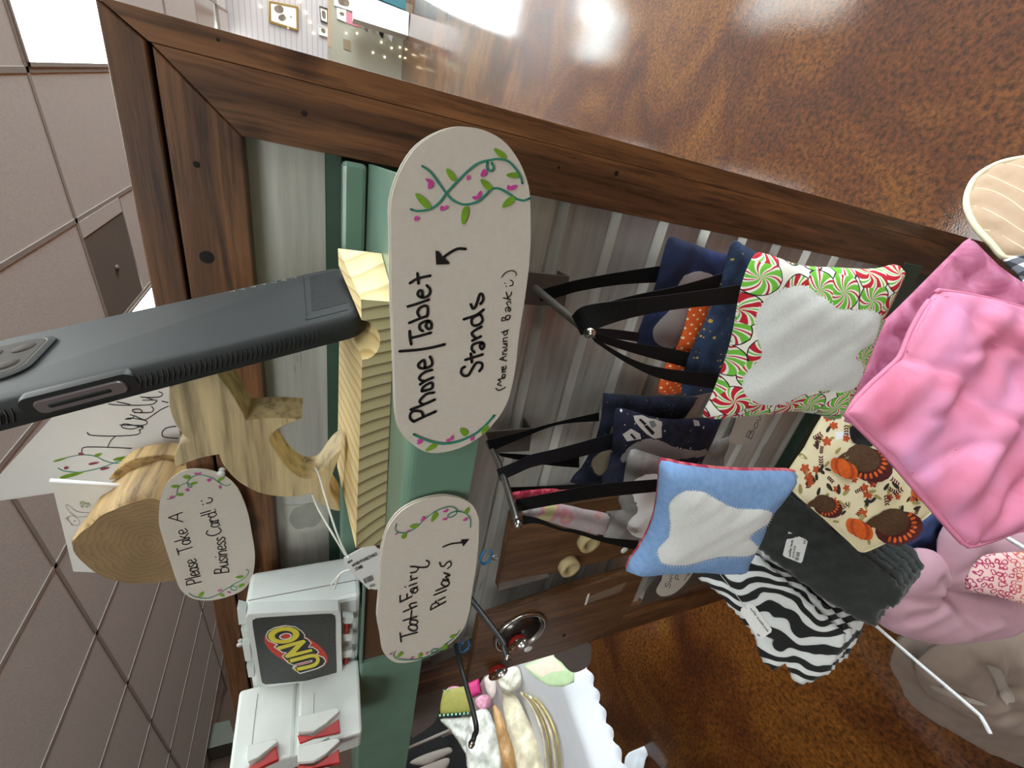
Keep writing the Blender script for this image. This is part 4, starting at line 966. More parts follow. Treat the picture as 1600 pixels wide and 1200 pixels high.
# price tag tied to the dolphin's tail
def tag(name, pl, outline, label, texts, bars, stringpx=None, cat='price tag', lsz=.8, stringmat=M_thread):
    P = [pl.uv(*p) for p in (clean(catmull(outline, 2, True), .2) if len(outline) > 8 else outline)]
    t = thing(name, pl.p3(np.mean(P, 0)), label, cat)
    mesh('tag_card', *prism([pl.p3(p) for p in P], -pl.n * .0004), M_label, t)
    st = []
    for tx, a, b, h in texts: st += write(tx, a, b, h)
    if st: draw(pl, st, lsz, 'printed_text', M_greyink, t)
    if bars:
        (a, b, h, n) = bars; a = np.array(a, float); b = np.array(b, float); d = (b - a); L = np.hypot(*d); d /= L; u = np.array([d[1], -d[0]])
        r_ = random.Random(3); q = []
        for k in range(n):
            x = a + d * L * k / (n - 1); q.append([x, x + u * h])
        mesh('barcode', *join([stroke(pl, p, L / n * r_.choice((.35, .5, .75)), .0004, sm=False) for p in q]), M_ink, t)
    if stringpx:
        for s_ in stringpx:
            mesh('string', *tube(catmull([at(x, y, Y=Y) for x, y, Y in s_], 5), .00055, 6), stringmat, t, True)
    return t
pt = PY(.146, .0, .15)
tag('price_tag', pt, pts('538,873 541,870 577,850 583,850 590,857 597,864 597,916 578,920 573,918 540,884'), 'white price tag on string tied to the dolphin tail of the wooden stand',
    [('WOOD PHONE/TABLE', (551, 885), (590, 866), 4.2), ('STAND', (556, 891), (567, 886), 4.2), ('4504', (544, 880), (551, 876), 3), ('15.0', (578, 917), (586, 914), 3)], ((570, 911), (584, 905), 7.5, 12),
    [[(493, 731, .178), (499, 745, .172), (512, 790, .16), (527, 835, .15), (541, 866, .147), (545, 872, .1455)], [(488, 773, .176), (497, 795, .168), (522, 838, .152), (540, 868, .147)], [(548, 890, .146), (532, 896, .147), (524, 915, .148), (522, 921, .148)], [(548, 890, .146), (535, 894, .147), (520, 910, .148), (518, 914, .148)]])

# ------------------------------------------------------------------ hooks on the ribbed sheet
def hook(label, plate, path, r, mat, tip=True, plY=.322, cat='hook'):
    base = at(path[0][0], path[0][1], Y=path[0][2])
    t = thing('display_hook', base, label, cat)
    if plate:
        pl = PY(plY); mesh('bracket_plate', *prism([pl.p3(pl.uv(*p)) for p in pts(plate)], np.array([0, .0022, 0])), M_bracket, t, bevel=.0006)
        if plY > .31 and 'tablecloth' not in label: mesh('bracket_tongue', *prism([pl.p3(pl.uv(*p)) for p in pts(plate)][1:3] + [pl.p3(pl.uv(*p), -.0225) for p in pts(plate)][1:3][::-1], np.array([0, .0022, .002])), M_bracket, t)
    P = [at(x, y, Y=Y) for x, y, Y in path]
    mesh('rod', *tube(catmull(P, 6), r, 12), mat, t, True)
    if tip: mesh('ball_tip', *lathe([(0, -r * 1.5), (r * .9, -r * 1.2), (r * 1.35, 0), (r * .9, r * 1.2), (0, r * 1.5)], P[-1], P[-1] - P[-2], 12), M_silver, t, True)
    return t
hook('steel display hook carrying the peppermint and dark navy pillows', '822,424 890,432 882,479 818,476', [(836, 450, .310), (880, 487, .25), (921, 519, .203)], .0037, M_steel)
hook('steel display hook carrying the light blue and space print pillows', '758,675 832,669 827,705 770,708', [(763, 690, .312), (785, 740, .27), (809, 818, .215)], .0036, M_steel)
hook('long bare grey display hook in front of the bottle cap plaque', None, [(697, 886, .322), (735, 935, .275), (782, 997, .228), (787, 1010, .220), (793, 1027, .212)], .0036, M_dksteel)
hook('bare grey display hook nearest the white tablecloth', '672,1026 740,996 746,1010 674,1041', [(712, 1008, .322), (720, 1040, .285), (743, 1128, .227), (741, 1150, .213), (737, 1162, .207)], .0037, M_dksteel)
for (x, y, Y), lb in (((760, 872, .308), 'blue plastic clip above the plaque with the cream rings'), ((726, 1012, .315), 'blue plastic clip on the bare hook nearest the tablecloth')):
    p = at(x, y, Y=Y); t = thing('plastic_clip', p, lb, 'clip')
    a = [p + np.array([.014 * math.cos(q), .002, .0085 * math.sin(q)]) for q in np.linspace(.3, 5.6, 16)]
    mesh('clip_band', *tube(a, .0019, 6), M_blueclip, t, True)
    mesh('eyelet', *tube([p + np.array([.002 + .005 * math.cos(q), -.003, -.012 + .005 * math.sin(q)]) for q in np.linspace(0, 6.28, 15)], .0009, 6), M_silver, t, True)

# ribbons -------------------------------------------------------------------
def ribbon_vf(pairs, th=.0006):
    A = catmull([at(a[0], a[1], Y=a[4]) for a in pairs], 6); B = catmull([at(a[2], a[3], Y=a[5] if len(a) > 5 else a[4]) for a in pairs], 6)
    vs, fs = [], []; n = len(A)
    for p, q in zip(A, B):
        o = np.cross(q - p, np.array([.2, .3, 1.0])); o = np.array([0, 1.0, 0]) * th
        vs += [p, q, q + o, p + o]
    for i in range(n - 1):
        for k in range(4): fs.append((4 * i + k, 4 * i + (k + 1) % 4, 4 * i + 4 + (k + 1) % 4, 4 * i + 4 + k))
    fs += [(0, 1, 2, 3), tuple(range(4 * n - 4, 4 * n))[::-1]]
    return vs, fs
def ribbon(parent, pairs, mat=M_black_rib, name='ribbon'):
    return mesh(name, *ribbon_vf(pairs), mat, parent)

# ------------------------------------------------------------------ fabrics
def uvn(nt, scale, rot=0.0):
    tc = N(nt, 'ShaderNodeTexCoord'); mp = N(nt, 'ShaderNodeMapping'); mp.inputs['Scale'].default_value = (scale, scale, scale); mp.inputs['Rotation'].default_value = (0, 0, rot)
    nt.links.new(tc.outputs['UV'], mp.inputs[0]); return mp.outputs[0]
def fabric(name, rough=.85, weave=.12):
    m, nt, nd, lk, bs = nodes_of(name); bs.inputs['Roughness'].default_value = rough
    w = N(nt, 'ShaderNodeTexNoise', Scale=260.0, Detail=2.0); lk.new(uvn(nt, 1), w.inputs['Vector'])
    bump(nt, bs, w.outputs[0], weave, .0006)
    return m, nt, lk, bs
def peppermint():
    m, nt, lk, bs = fabric('peppermint_print')
    u = uvn(nt, 6.6)
    v = N(nt, 'ShaderNodeTexVoronoi', Scale=1.0, Randomness=.45, voronoi_dimensions='2D'); lk.new(u, v.inputs['Vector'])
    s_ = N(nt, 'ShaderNodeVectorMath', operation='SUBTRACT'); lk.new(u, s_.inputs[0]); lk.new(v.outputs['Position'], s_.inputs[1])
    x = N(nt, 'ShaderNodeSeparateXYZ'); lk.new(s_.outputs[0], x.inputs[0])
    d = v.outputs['Distance']
    sc = N(nt, 'ShaderNodeSeparateColor'); lk.new(v.outputs['Color'], sc.inputs[0])
    a = math_(nt, 'ADD', math_(nt, 'ARCTAN2', x.outputs[1], x.outputs[0]), math_(nt, 'ADD', math_(nt, 'MULTIPLY', d, 1.3), math_(nt, 'MULTIPLY', sc.outputs[1], 6.0)))
    st = math_(nt, 'SINE', math_(nt, 'MULTIPLY', a, 7.0))
    hue = ramp(nt, sc.outputs[0], [(0, srgb(196, 26, 44)), (.52, srgb(116, 196, 62))], 'CONSTANT')
    hue2 = ramp(nt, sc.outputs[0], [(0, srgb(116, 196, 62)), (.52, srgb(196, 26, 44))], 'CONSTANT')
    white = srgb(246, 242, 232)
    on = ramp(nt, st, [(0, (0, 0, 0)), (.02, (1, 1, 1))], 'CONSTANT')
    thin = ramp(nt, math_(nt, 'MULTIPLY', st, -1.0), [(0, (0, 0, 0)), (.88, (1, 1, 1))], 'CONSTANT')
    col = mixc(nt, thin, mixc(nt, on, white, hue), hue2)
    ring = ramp(nt, d, [(0, (0, 0, 0)), (.555, (1, 1, 1)), (.59, (0, 0, 0))], 'CONSTANT')
    out = ramp(nt, d, [(0, (0, 0, 0)), (.59, (1, 1, 1))], 'CONSTANT')
    col = mixc(nt, out, mixc(nt, ring, col, srgb(30, 26, 26)), white)
    lk.new(col, bs.inputs['Base Color'])
    return m
def flecks(name, base, dark, fleck, sc, size, nsc=6.0):
    m, nt, lk, bs = fabric(name)
    n = N(nt, 'ShaderNodeTexNoise', Scale=nsc, Detail=5.0, Distortion=1.2); lk.new(uvn(nt, 1), n.inputs['Vector'])
    col = ramp(nt, n.outputs[0], [(.3, dark), (.5, base), (.72, tuple(min(1, c * 1.9) for c in base))])
    v = N(nt, 'ShaderNodeTexVoronoi', Scale=sc, Randomness=1.0, voronoi_dimensions='2D'); lk.new(uvn(nt, 1), v.inputs['Vector'])
    s_ = N(nt, 'ShaderNodeSeparateColor'); lk.new(v.outputs['Color'], s_.inputs[0])
    f = math_(nt, 'LESS_THAN', v.outputs['Distance'], math_(nt, 'MULTIPLY', math_(nt, 'POWER', s_.outputs[0], 3.0), size))
    lk.new(mixc(nt, f, col, fleck), bs.inputs['Base Color'])
    return m
def dots():
    m, nt, lk, bs = fabric('orange_polka_dot')
    v = N(nt, 'ShaderNodeTexVoronoi', Scale=17.0, Randomness=.12, voronoi_dimensions='2D'); lk.new(uvn(nt, 1, .6), v.inputs['Vector'])
    lk.new(mixc(nt, math_(nt, 'LESS_THAN', v.outputs['Distance'], .17), srgb(226, 92, 24), srgb(246, 222, 190)), bs.inputs['Base Color'])
    return m
def zebra():
    m, nt, lk, bs = fabric('zebra_fleece', .95, .3)
    u = uvn(nt, 1, math.radians(20))
    n = N(nt, 'ShaderNodeTexNoise', Scale=2.6, Detail=1.5); lk.new(u, n.inputs['Vector'])
    x = N(nt, 'ShaderNodeSeparateXYZ'); lk.new(u, x.inputs[0])
    w = math_(nt, 'SINE', math_(nt, 'ADD', math_(nt, 'MULTIPLY', x.outputs[0], 52.0), math_(nt, 'MULTIPLY', n.outputs[0], 30.0)))
    col = ramp(nt, math_(nt, 'ADD', math_(nt, 'MULTIPLY', w, .5), .5), [(0, srgb(30, 31, 32)), (.48, srgb(34, 35, 36)), (.56, srgb(226, 230, 230)), (1, srgb(238, 241, 240))])
    lk.new(col, bs.inputs['Base Color']); bs.inputs['Sheen Weight'].default_value = .2
    return m
def swirl(name, stops, sc=3.0, dist=2.0, rough=.85):
    m, nt, lk, bs = fabric(name, rough)
    n = N(nt, 'ShaderNodeTexNoise', Scale=sc, Detail=4.0, Distortion=dist); lk.new(uvn(nt, 1), n.inputs['Vector'])
    lk.new(ramp(nt, n.outputs[0], stops), bs.inputs['Base Color'])
    return m
def leopard():
    m, nt, lk, bs = fabric('leopard_print')
    n = N(nt, 'ShaderNodeTexNoise', Scale=14.0, Detail=1.0); lk.new(uvn(nt, 1), n.inputs['Vector'])
    u = N(nt, 'ShaderNodeVectorMath', operation='ADD'); lk.new(uvn(nt, 13), u.inputs[0]); lk.new(n.outputs['Color'], u.inputs[1])
    v = N(nt, 'ShaderNodeTexVoronoi', Scale=1.0, Randomness=.8, voronoi_dimensions='2D'); lk.new(u.outputs[0], v.inputs['Vector'])
    x = N(nt, 'ShaderNodeSeparateXYZ'); lk.new(uvn(nt, 1), x.inputs[0])
    hue = ramp(nt, x.outputs[1], [(0, srgb(214, 186, 52)), (.28, srgb(226, 150, 60)), (.55, srgb(204, 72, 100)), (1, srgb(178, 44, 104))])
    rg = ramp(nt, v.outputs['Distance'], [(0, (0, 0, 0)), (.24, (1, 1, 1)), (.43, (0, 0, 0))], 'CONSTANT')
    lk.new(mixc(nt, rg, srgb(246, 206, 204), hue), bs.inputs['Base Color'])
    return m
def gingham():
    m, nt, lk, bs = fabric('gingham_check')
    x = N(nt, 'ShaderNodeSeparateXYZ'); lk.new(uvn(nt, 3.2, .2), x.inputs[0])
    a = math_(nt, 'GREATER_THAN', math_(nt, 'FRACT', x.outputs[0]), .5); b = math_(nt, 'GREATER_THAN', math_(nt, 'FRACT', x.outputs[1]), .5)
    lk.new(ramp(nt, math_(nt, 'MULTIPLY', math_(nt, 'ADD', a, b), .5), [(0, srgb(240, 240, 240)), (.25, srgb(92, 94, 102)), (.75, srgb(24, 26, 34))], 'CONSTANT'), bs.inputs['Base Color'])
    return m
F_pep = peppermint()
F_gold = flecks('gold_fleck_navy', srgb(36, 54, 84), srgb(20, 30, 52), srgb(196, 168, 78), 34, .26)
F_navy = flecks('navy_swirl', srgb(28, 40, 78), srgb(12, 20, 46), srgb(50, 70, 110), 5, .02, 4.0)
F_space = flecks('space_print', srgb(26, 30, 54), srgb(12, 14, 30), srgb(220, 222, 224), 13, .17, 8.0)
F_deep = flecks('deep_navy_print', srgb(26, 32, 52), srgb(10, 13, 24), srgb(120, 126, 140), 26, .12)
F_dots = dots(); F_zebra = zebra()
F_chamb = swirl('blue_chambray', [(.3, srgb(120, 158, 208)), (.7, srgb(140, 174, 220))], 30, .3)
F_satin = swirl('grey_satin', [(.3, srgb(120, 118, 116)), (.7, srgb(152, 150, 148))], 5, 1, .35)
F_redfl = swirl('red_floral', [(.3, srgb(150, 30, 60)), (.48, srgb(206, 60, 90)), (.58, srgb(230, 120, 120)), (.7, srgb(130, 24, 60))], 9, 1.5)
F_pastel = swirl('pastel_floral', [(.3, srgb(176, 168, 170)), (.48, srgb(190, 178, 180)), (.56, srgb(204, 132, 150)), (.64, srgb(198, 190, 130)), (.74, srgb(180, 170, 178))], 4, .8)
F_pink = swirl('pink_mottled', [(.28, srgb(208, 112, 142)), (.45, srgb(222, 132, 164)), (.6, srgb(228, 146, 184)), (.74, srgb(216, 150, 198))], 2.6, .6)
F_pinkin = swirl('pink_mottled_shaded', [(.3, srgb(176, 92, 128)), (.5, srgb(200, 118, 152)), (.7, srgb(212, 140, 176))], 5, 1.5)  # same pink for the cozy's inside, with the shade put into the colour
F_cream = swirl('cream_print_ground', [(.3, srgb(240, 224, 178)), (.7, srgb(248, 236, 200))], 4, .5)
F_leop = leopard(); F_ging = gingham()
F_bluecl = swirl('blue_cloth', [(.3, srgb(34, 44, 86)), (.6, srgb(70, 88, 140))], 3, .5)

# ------------------------------------------------------------------ hanging pillows
def stitches(pf, outline, name, parent, mat=M_thread, n=90, ln=4.0, r=.00028, lift=.0016):
    ol = catmull(outline, 5, True); per = np.cumsum([0] + [np.hypot(*(ol[(i + 1) % len(ol)] - ol[i])) for i in range(len(ol))])
    c = np.mean(ol, 0); parts = []
    for k in range(n):
        s_ = per[-1] * k / n; i = min(np.searchsorted(per, s_, 'right') - 1, len(ol) - 1); a, b = ol[i], ol[(i + 1) % len(ol)]
        p = a + (b - a) * ((s_ - per[i]) / (per[i + 1] - per[i] + 1e-9)); d = (b - a) / (np.hypot(*(b - a)) + 1e-9); nn = np.array([-d[1], d[0]])
        q = [p - nn * ln * .5, p + nn * ln * .5]
        parts.append(tube([pf.pl.p3(w, float(pf.h(w)[0]) + lift) for w in (pf.uvs(*z) for z in q)], r, 4, False))
    return mesh(name, *join(parts), mat, parent)
def pillow(name, y, outline, thick, mat, label, group=None, sm=2, tilt=0.0, yaw=0.0, wr=.0006, seed=1, uvs=1.0, cover='pillow_cover', cat='pillow', edge=None):
    pl = PY(y, tilt, yaw)
    pf = Puff(pl, outline, thick, smooth=sm, wr=wr, seed=seed, edge=edge)
    c = np.mean(pf.poly, 0)
    t = thing(name, pl.p3(c), label, cat, group)
    pf.build(cover, mat, t, uvscale=uvs)
    return t, pf
# hook nearest the right board
Z = ((1080, 360), 4.0)
P1o = pts('72,1166 120,1060 160,960 205,840 240,730 268,610 290,480 312,370 342,270 385,175 432,138 545,172 700,222 900,232 1100,242 1200,232 1268,214 1312,238 1280,320 1235,410 1195,520 1110,720 1050,880 990,1010 915,1140 870,1180 800,1150 740,1140 600,1128 400,1150 200,1166', *Z)
tt, pf = pillow('tooth_pillow', .203, P1o, .0145, F_pep, 'peppermint candy print pillow with a white felt tooth, front of its hook', tilt=.24)
T1 = pts('640,335 560,362 480,402 420,460 390,540 392,640 420,720 425,780 370,845 312,910 305,980 350,1040 430,1080 510,1086 600,1060 700,1012 760,996 850,996 975,995 1035,940 1062,860 1048,820 1018,790 1040,745 1090,715 1122,690 1150,620 1172,540 1158,515 1090,490 930,485 860,450 790,400 720,352', *Z)
pf.patch('felt_tooth', T1, M_felt, tt, .0008, puff=.0016)
stitches(pf, T1, 'blanket_stitch', tt, n=120)
ribbon(tt, [(894, 494, 908, 524, .212, .205), (915, 478, 932, 514, .206, .200), (985, 468, 985, 497, .204), (1060, 459, 1060, 483, .207), (1158, 445, 1155, 474, .206)])
ribbon(tt, [(921, 523, 930, 535, .208), (985, 560, 982, 569, .212), (1040, 576, 1036, 593, .212), (1122, 584, 1118, 608, .209)])
P2o = [np.array(p, float) for p in ((1066, 618), (1075, 560), (1104, 500), (1122, 455), (1133, 420), (1141, 386), (1150, 376), (1163, 384), (1185, 396), (1235, 420), (1300, 445), (1290, 520), (1260, 640), (1180, 622), (1110, 612))]
t2, pf = pillow('tooth_pillow', .228, P2o, .010, F_gold, 'navy pillow with gold flecks right behind the peppermint pillow', wr=.0004, seed=4)
ribbon(t2, [(893, 494, 897, 500, .222), (920, 482, 915, 505, .220), (985, 463, 955, 500, .222), (1060, 447, 1055, 477, .226), (1134, 426, 1131, 447, .229)])
ribbon(t2, [(926, 520, 933, 533, .214), (990, 536, 990, 552, .222), (1050, 545, 1045, 567, .226), (1096, 556, 1088, 578, .23)])
P4o = [np.array(p, float) for p in ((1128, 450), (1106, 455), (1086, 464), (1076, 487), (1069, 515), (1055, 550), (1041, 571), (1029, 606), (1036, 616), (1069, 613), (1090, 610), (1120, 590), (1150, 540), (1160, 480))]
t4, pf = pillow('tooth_pillow', .246, P4o, .006, F_dots, 'orange polka dot pillow squeezed between two navy pillows', wr=.0004, seed=2)
pf.patch('felt_band', [np.array(p, float) for p in ((1118, 468), (1104, 482), (1098, 515), (1090, 552), (1076, 590), (1086, 598), (1112, 580), (1132, 540), (1138, 490))], M_greyfelt, t4, .0006, puff=.001)
ribbon(t4, [(917, 512, 925, 520, .226), (960, 515, 955, 528, .236), (1000, 520, 996, 534, .246)], M_navy_rib)
P3o = [np.array(p, float) for p in ((996, 538), (1003, 505), (1016, 470), (1028, 435), (1036, 400), (1044, 374), (1052, 370), (1085, 382), (1130, 396), (1195, 404), (1185, 450), (1170, 520), (1150, 566), (1090, 560), (1040, 550))]
t3, pf = pillow('tooth_pillow', .272, P3o, .010, F_navy, 'dark navy swirl pillow with a grey felt tooth, rearmost on its hook', wr=.0006, seed=7)
T3 = [np.array(p, float) for p in ((1057, 445), (1069, 429), (1090, 423), (1113, 430), (1128, 455), (1128, 500), (1110, 530), (1080, 545), (1060, 541), (1044, 544), (1023, 534), (1019, 515), (1030, 498), (1043, 484), (1052, 465))]
pf.patch('felt_tooth', T3, M_greyfelt, t3, .0008, puff=.0014)
ribbon(t3, [(838, 455, 846, 471, .300, .296), (870, 446, 874, 464, .286), (905, 437, 906, 455, .279), (965, 426, 968, 445, .276), (1037, 415, 1034, 441, .278)])
# hook in the middle
Z = ((740, 720), 3.077)
P5o = pts('905,2 1000,20 1150,40 1300,50 1450,50 1548,60 1520,120 1440,220 1390,330 1342,430 1302,520 1286,532 1150,527 1000,522 850,536 733,527 790,430 840,340 870,250 885,150 893,60', *Z)
t5, pf = pillow('tooth_pillow', .2, P5o, .0145, F_chamb, 'light blue chambray pillow with a white felt tooth', tilt=.24, wr=.0007, seed=3)
T5 = pts('1030,133 970,160 935,210 940,300 930,360 890,400 878,440 900,480 960,493 1050,486 1130,462 1200,450 1300,450 1345,430 1356,400 1332,378 1320,360 1345,335 1400,300 1426,260 1410,230 1330,222 1240,215 1150,170 1100,143', *Z)
pf.patch('felt_tooth', T5, M_felt, t5, .0008, puff=.0016)
stitches(pf, T5, 'blanket_stitch', t5, n=110)
pb = Puff(PY(.2055, .24), [p + np.array([-1.0, -4.5]) for p in P5o], .009, smooth=2); pb.build('back_fabric', F_redfl, t5)
ribbon(t5, [(806, 781, 806, 800, .238), (870, 769, 872, 788, .21), (936, 757, 936, 778, .206), (1031, 749, 1029, 768, .206)])
ribbon(t5, [(817, 806, 817, 820, .222), (840, 810, 840, 818, .214), (876, 825, 876, 829, .209), (900, 828, 900, 834, .207), (945, 840, 945, 848, .206), (998, 845, 993, 859, .205)])
Q3 = [np.array(p, float) for p in ((948, 800), (951, 812), (944, 826), (946, 843), (985, 844), (1030, 850), (1060, 800), (1075, 740), (1055, 722), (1030, 714), (1003, 705), (986, 703), (978, 730), (974, 760), (966, 782), (972, 797))]
t6, pf = pillow('tooth_pillow', .232, Q3, .011, F_satin, 'grey satin pillow with a white felt tooth behind the light blue pillow', wr=.0010, seed=5)
T6 = [np.array(p, float) for p in ((988, 752), (1008, 740), (1032, 742), (1050, 770), (1040, 815), (1012, 838), (991, 837), (979, 826), (979, 814), (995, 796), (988, 776))]
pf.patch('felt_tooth', T6, M_felt, t6, .0008, puff=.0014)
ribbon(t6, [(790, 762, 800, 778, .252), (850, 760, 850, 768, .245), (905, 757, 905, 764, .24), (936, 757, 938, 768, .238)])
F5 = [np.array(p, float) for p in ((816, 800), (846, 793), (876, 788), (912, 796), (949, 803), (951, 814), (942, 835), (910, 829), (880, 822), (850, 812), (830, 808))]
t7, pf = pillow('tooth_pillow', .226, F5, .004, F_pastel, 'slim pale pastel floral pillow seen edge on under the black ribbon', wr=.0003, seed=6)
F6 = [np.array(p, float) for p in ((799, 772), (812, 768), (845, 765), (880, 761), (911, 758), (912, 768), (880, 775), (845, 782), (812, 786), (801, 784))]
t8, pf = pillow('tooth_pillow', .244, F6, .003, F_redfl, 'narrow red floral pillow edge on at the hook behind the black ribbon', wr=.0003, seed=8)
Q1 = [np.array(p, float) for p in ((962, 641), (972, 638), (1000, 646), (1030, 654), (1070, 655), (1122, 651), (1126, 657), (1112, 690), (1100, 712), (1085, 745), (1060, 775), (1000, 778), (941, 752), (950, 733), (957, 697), (959, 662))]
t9, pf = pillow('tooth_pillow', .258, Q1, .010, F_space, 'starry navy space print pillow with pale robot shapes and grey tooth', wr=.0005, seed=9)
pf.patch('felt_tooth', [np.array(p, float) for p in ((972, 708), (985, 694), (1006, 684), (1030, 686), (1056, 698), (1092, 702), (1102, 700), (1098, 712), (1040, 718), (985, 716), (974, 722), (968, 716))], M_greyfelt, t9, .0008, puff=.001)
M_prw = plain('print_white', srgb(206, 204, 200), .85, var=.03); M_prg = plain('print_grey', srgb(120, 122, 126), .85, var=.05)
for nm, q, mt, l_ in (('printed_shape', '971,677 984,668 998,676 1000,684 988,686 978,688', M_prw, .0016), ('printed_shape', '988,648 1002,647 1012,652 1024,654 1033,658 1032,682 1020,684 1008,676 996,664 990,656', M_prw, .0016), ('printed_shape_detail', '1012,657 1020,655 1024,664 1016,667', M_prg, .0021), ('printed_shape_detail', '1004,664 1009,662 1021,674 1017,678', M_ink, .0021), ('printed_shape_detail', '996,654 999,652 1008,660 1005,663', M_ink, .0021), ('printed_shape_detail', '982,677 985,675 992,683 989,685', M_ink, .0021), ('printed_shape', '1081,654 1090,656 1092,664 1083,664', M_prw, .0016)):
    pf.patch(nm, pts(q), mt, t9, l_, smooth=0)
ribbon(t9, [(776, 734, 782, 752, .268), (805, 722, 808, 740, .264), (830, 711, 835, 729, .262), (880, 699, 885, 719, .26), (962, 676, 960, 701, .262)], M_navy_rib)
Q2 = [np.array(p, float) for p in ((943, 618), (951, 615), (1010, 619), (1083, 620), (1086, 626), (1066, 655), (1010, 705), (960, 742), (930, 758), (891, 753), (908, 732), (922, 708), (931, 688), (940, 652))]
t10, pf = pillow('tooth_pillow', .285, Q2, .009, F_deep, 'darkest navy pillow with a beige tooth, nearest the ribbed metal', wr=.0005, seed=10)
pf.patch('felt_tooth', [np.array(p, float) for p in ((952, 668), (962, 662), (985, 680), (970, 730), (942, 742), (928, 738), (923, 724), (930, 710), (944, 700), (950, 690))], plain('beige_felt', srgb(150, 136, 116), .95, var=.08, nscale=600), t10, .0007, puff=.001)
ribbon(t10, [(761, 689, 766, 706, .300), (812, 676, 815, 685, .294), (870, 660, 872, 664, .29), (936, 645, 936, 658, .288)])
ribbon(t10, [(777, 708, 782, 713, .292), (850, 712, 850, 726, .288), (905, 714, 905, 731, .286)])
Q4 = [np.array(p, float) for p in ((1092, 702), (1138, 683), (1131, 714), (1122, 740), (1060, 736), (1040, 718))]
t11, pf = pillow('tooth_pillow', .262, Q4, .006, F_satin, 'plain taupe grey pillow corner peeking out above the light blue pillow', wr=.0004, seed=12)

# wooden plaques -------------------------------------------------------------
def plaque(y, poly, label, th=.014):
    pl = PY(y); P = [pl.p3(pl.uv(*p)) for p in pts(poly)]
    t = thing('wall_plaque', np.mean(P, 0), label, 'plaque')
    mesh('plank', *prism(P, np.array([0, th, 0])), M_board, t, bevel=.001)
    return t, pl
tA, plA = plaque(.300, '800,808 905,786 1000,770 1040,800 1025,858 990,866 930,880 857,899 778,922', 'brown wooden plaque with two pale wood rings between the ribbons and the bare hook')
tB, plB = plaque(.292, '748,971 800,953 880,926 975,897 1010,889 990,938 968,974 919,1004 870,1022 800,1042 731,1066', 'brown wooden plaque with bottle caps and a round metal dish')
mesh('clear_strip', *prism([plA.p3(plA.uv(*p), .0006) for p in pts('779,911 856,895 858,901 779,923')], -plA.n * .0006), M_greypad, tA)
mesh('label_strip', *prism([plB.p3(plB.uv(*p), .0006) for p in pts('915,934 979,909 969,925 913,944')], -plB.n * .0006), plain('faded_label', srgb(128, 108, 92), .5, var=.05), tB)
mesh('label_edge', *prism([plB.p3(plB.uv(*p), .0009) for p in pts('918,928 921,927 916,944 913,945')], -plB.n * .0006), M_label, tB)
for x, y in ((886, 880), (916, 842)):
    p = plA.p3(plA.uv(x, y)); mesh('wood_ring', *lathe([(.0095, 0), (.0165, 0), (.0172, .0015), (.0168, .0118), (.0156, .013), (.0112, .013), (.0098, .0118), (.0092, .0015), (.0095, 0)], p, plA.n, 28), M_woodring, tA, True)
for x, y, r in ((930, 849, .0080), (975, 859, .0065)):
    p = plA.p3(plA.uv(x, y)); mesh('magnet_disc', *lathe([(r, 0), (r, .0015), (r * .8, .0022), (0, .0022)], p, plA.n, 18), M_label, tA, True)
p = plB.p3(plB.uv(812, 986))
mesh('metal_dish', *lathe([(0, .0008), (.037, .0008), (.0395, .0014), (.0405, .005), (.0430, .006), (.0455, .0045), (.0462, 0)], p, plB.n, 40), M_silver, tB, True)
mesh('dish_bowl', *lathe([(0, .0012), (.0368, .0012), (.0366, .0009), (0, .0009)], p, plB.n, 40), plain('dark_metal', srgb(96, 92, 88), .25, metal=.85, var=.05), tB, True)
def cap(x, y, lab):
    p = plB.p3(plB.uv(x, y), .0032)
    t = thing('bottle_cap', p, lab, 'bottle cap')
    vs, fs = lathe([(.0128, 0), (.0135, .0015), (.0150, .0045), (.0166, .0085)], p, plB.n, 42)
    vs = [v + (v - p - plB.n * ((v - p) @ plB.n)) * ((.05 if i % 2 else -.05) * (i // 42) / 3) for i, v in enumerate(vs)]
    mesh('crimped_skirt', vs, [f for f in fs if len(f) == 4], M_red, t, True)
    vs, fs = lathe([(.0164, .0086), (.0155, .0080), (.0138, .004), (.0126, .0012), (0, .001)], p, plB.n, 42)
    mesh('cap_liner', vs, [f for f in fs if len(f) == 4], M_silver, t, True)
cap(806, 996, 'red bottle cap inside the round metal dish'); cap(775, 1042, 'red bottle cap at the edge of the plaque beside the bare hook')
p = plB.p3(plB.uv(825, 1013)); mesh('magnet_disc', *lathe([(.0075, 0), (.0075, .0015), (.006, .0022), (0, .0022)], p, plB.n, 18), M_label, tB, True)
p = plB.p3(plB.uv(881, 993)); mesh('screw', *lathe([(.0035, 0), (.0035, .0008), (0, .001)], p, plB.n, 6), M_ink, tB)
for q, y, lb in (('642,1085 690,1070 689,1098 686,1113 680,1127 668,1138 655,1147 641,1149', .36, 'grey rounded board end below the green shelf at the tablecloth side'), ('868,1022 919,1003 924,1027 918,1042 900,1051 889,1048 878,1036', .30, 'grey rounded board end under the bottle cap plaque')):
    pl = PY(y); P = [pl.p3(pl.uv(*p)) for p in catmull(pts(q), 3, True)]
    t = thing('paddle_board', np.mean(P, 0), lb, 'board'); mesh('paddle', *prism(P, np.array([0, .008, 0])), M_greypad, t, bevel=.001)

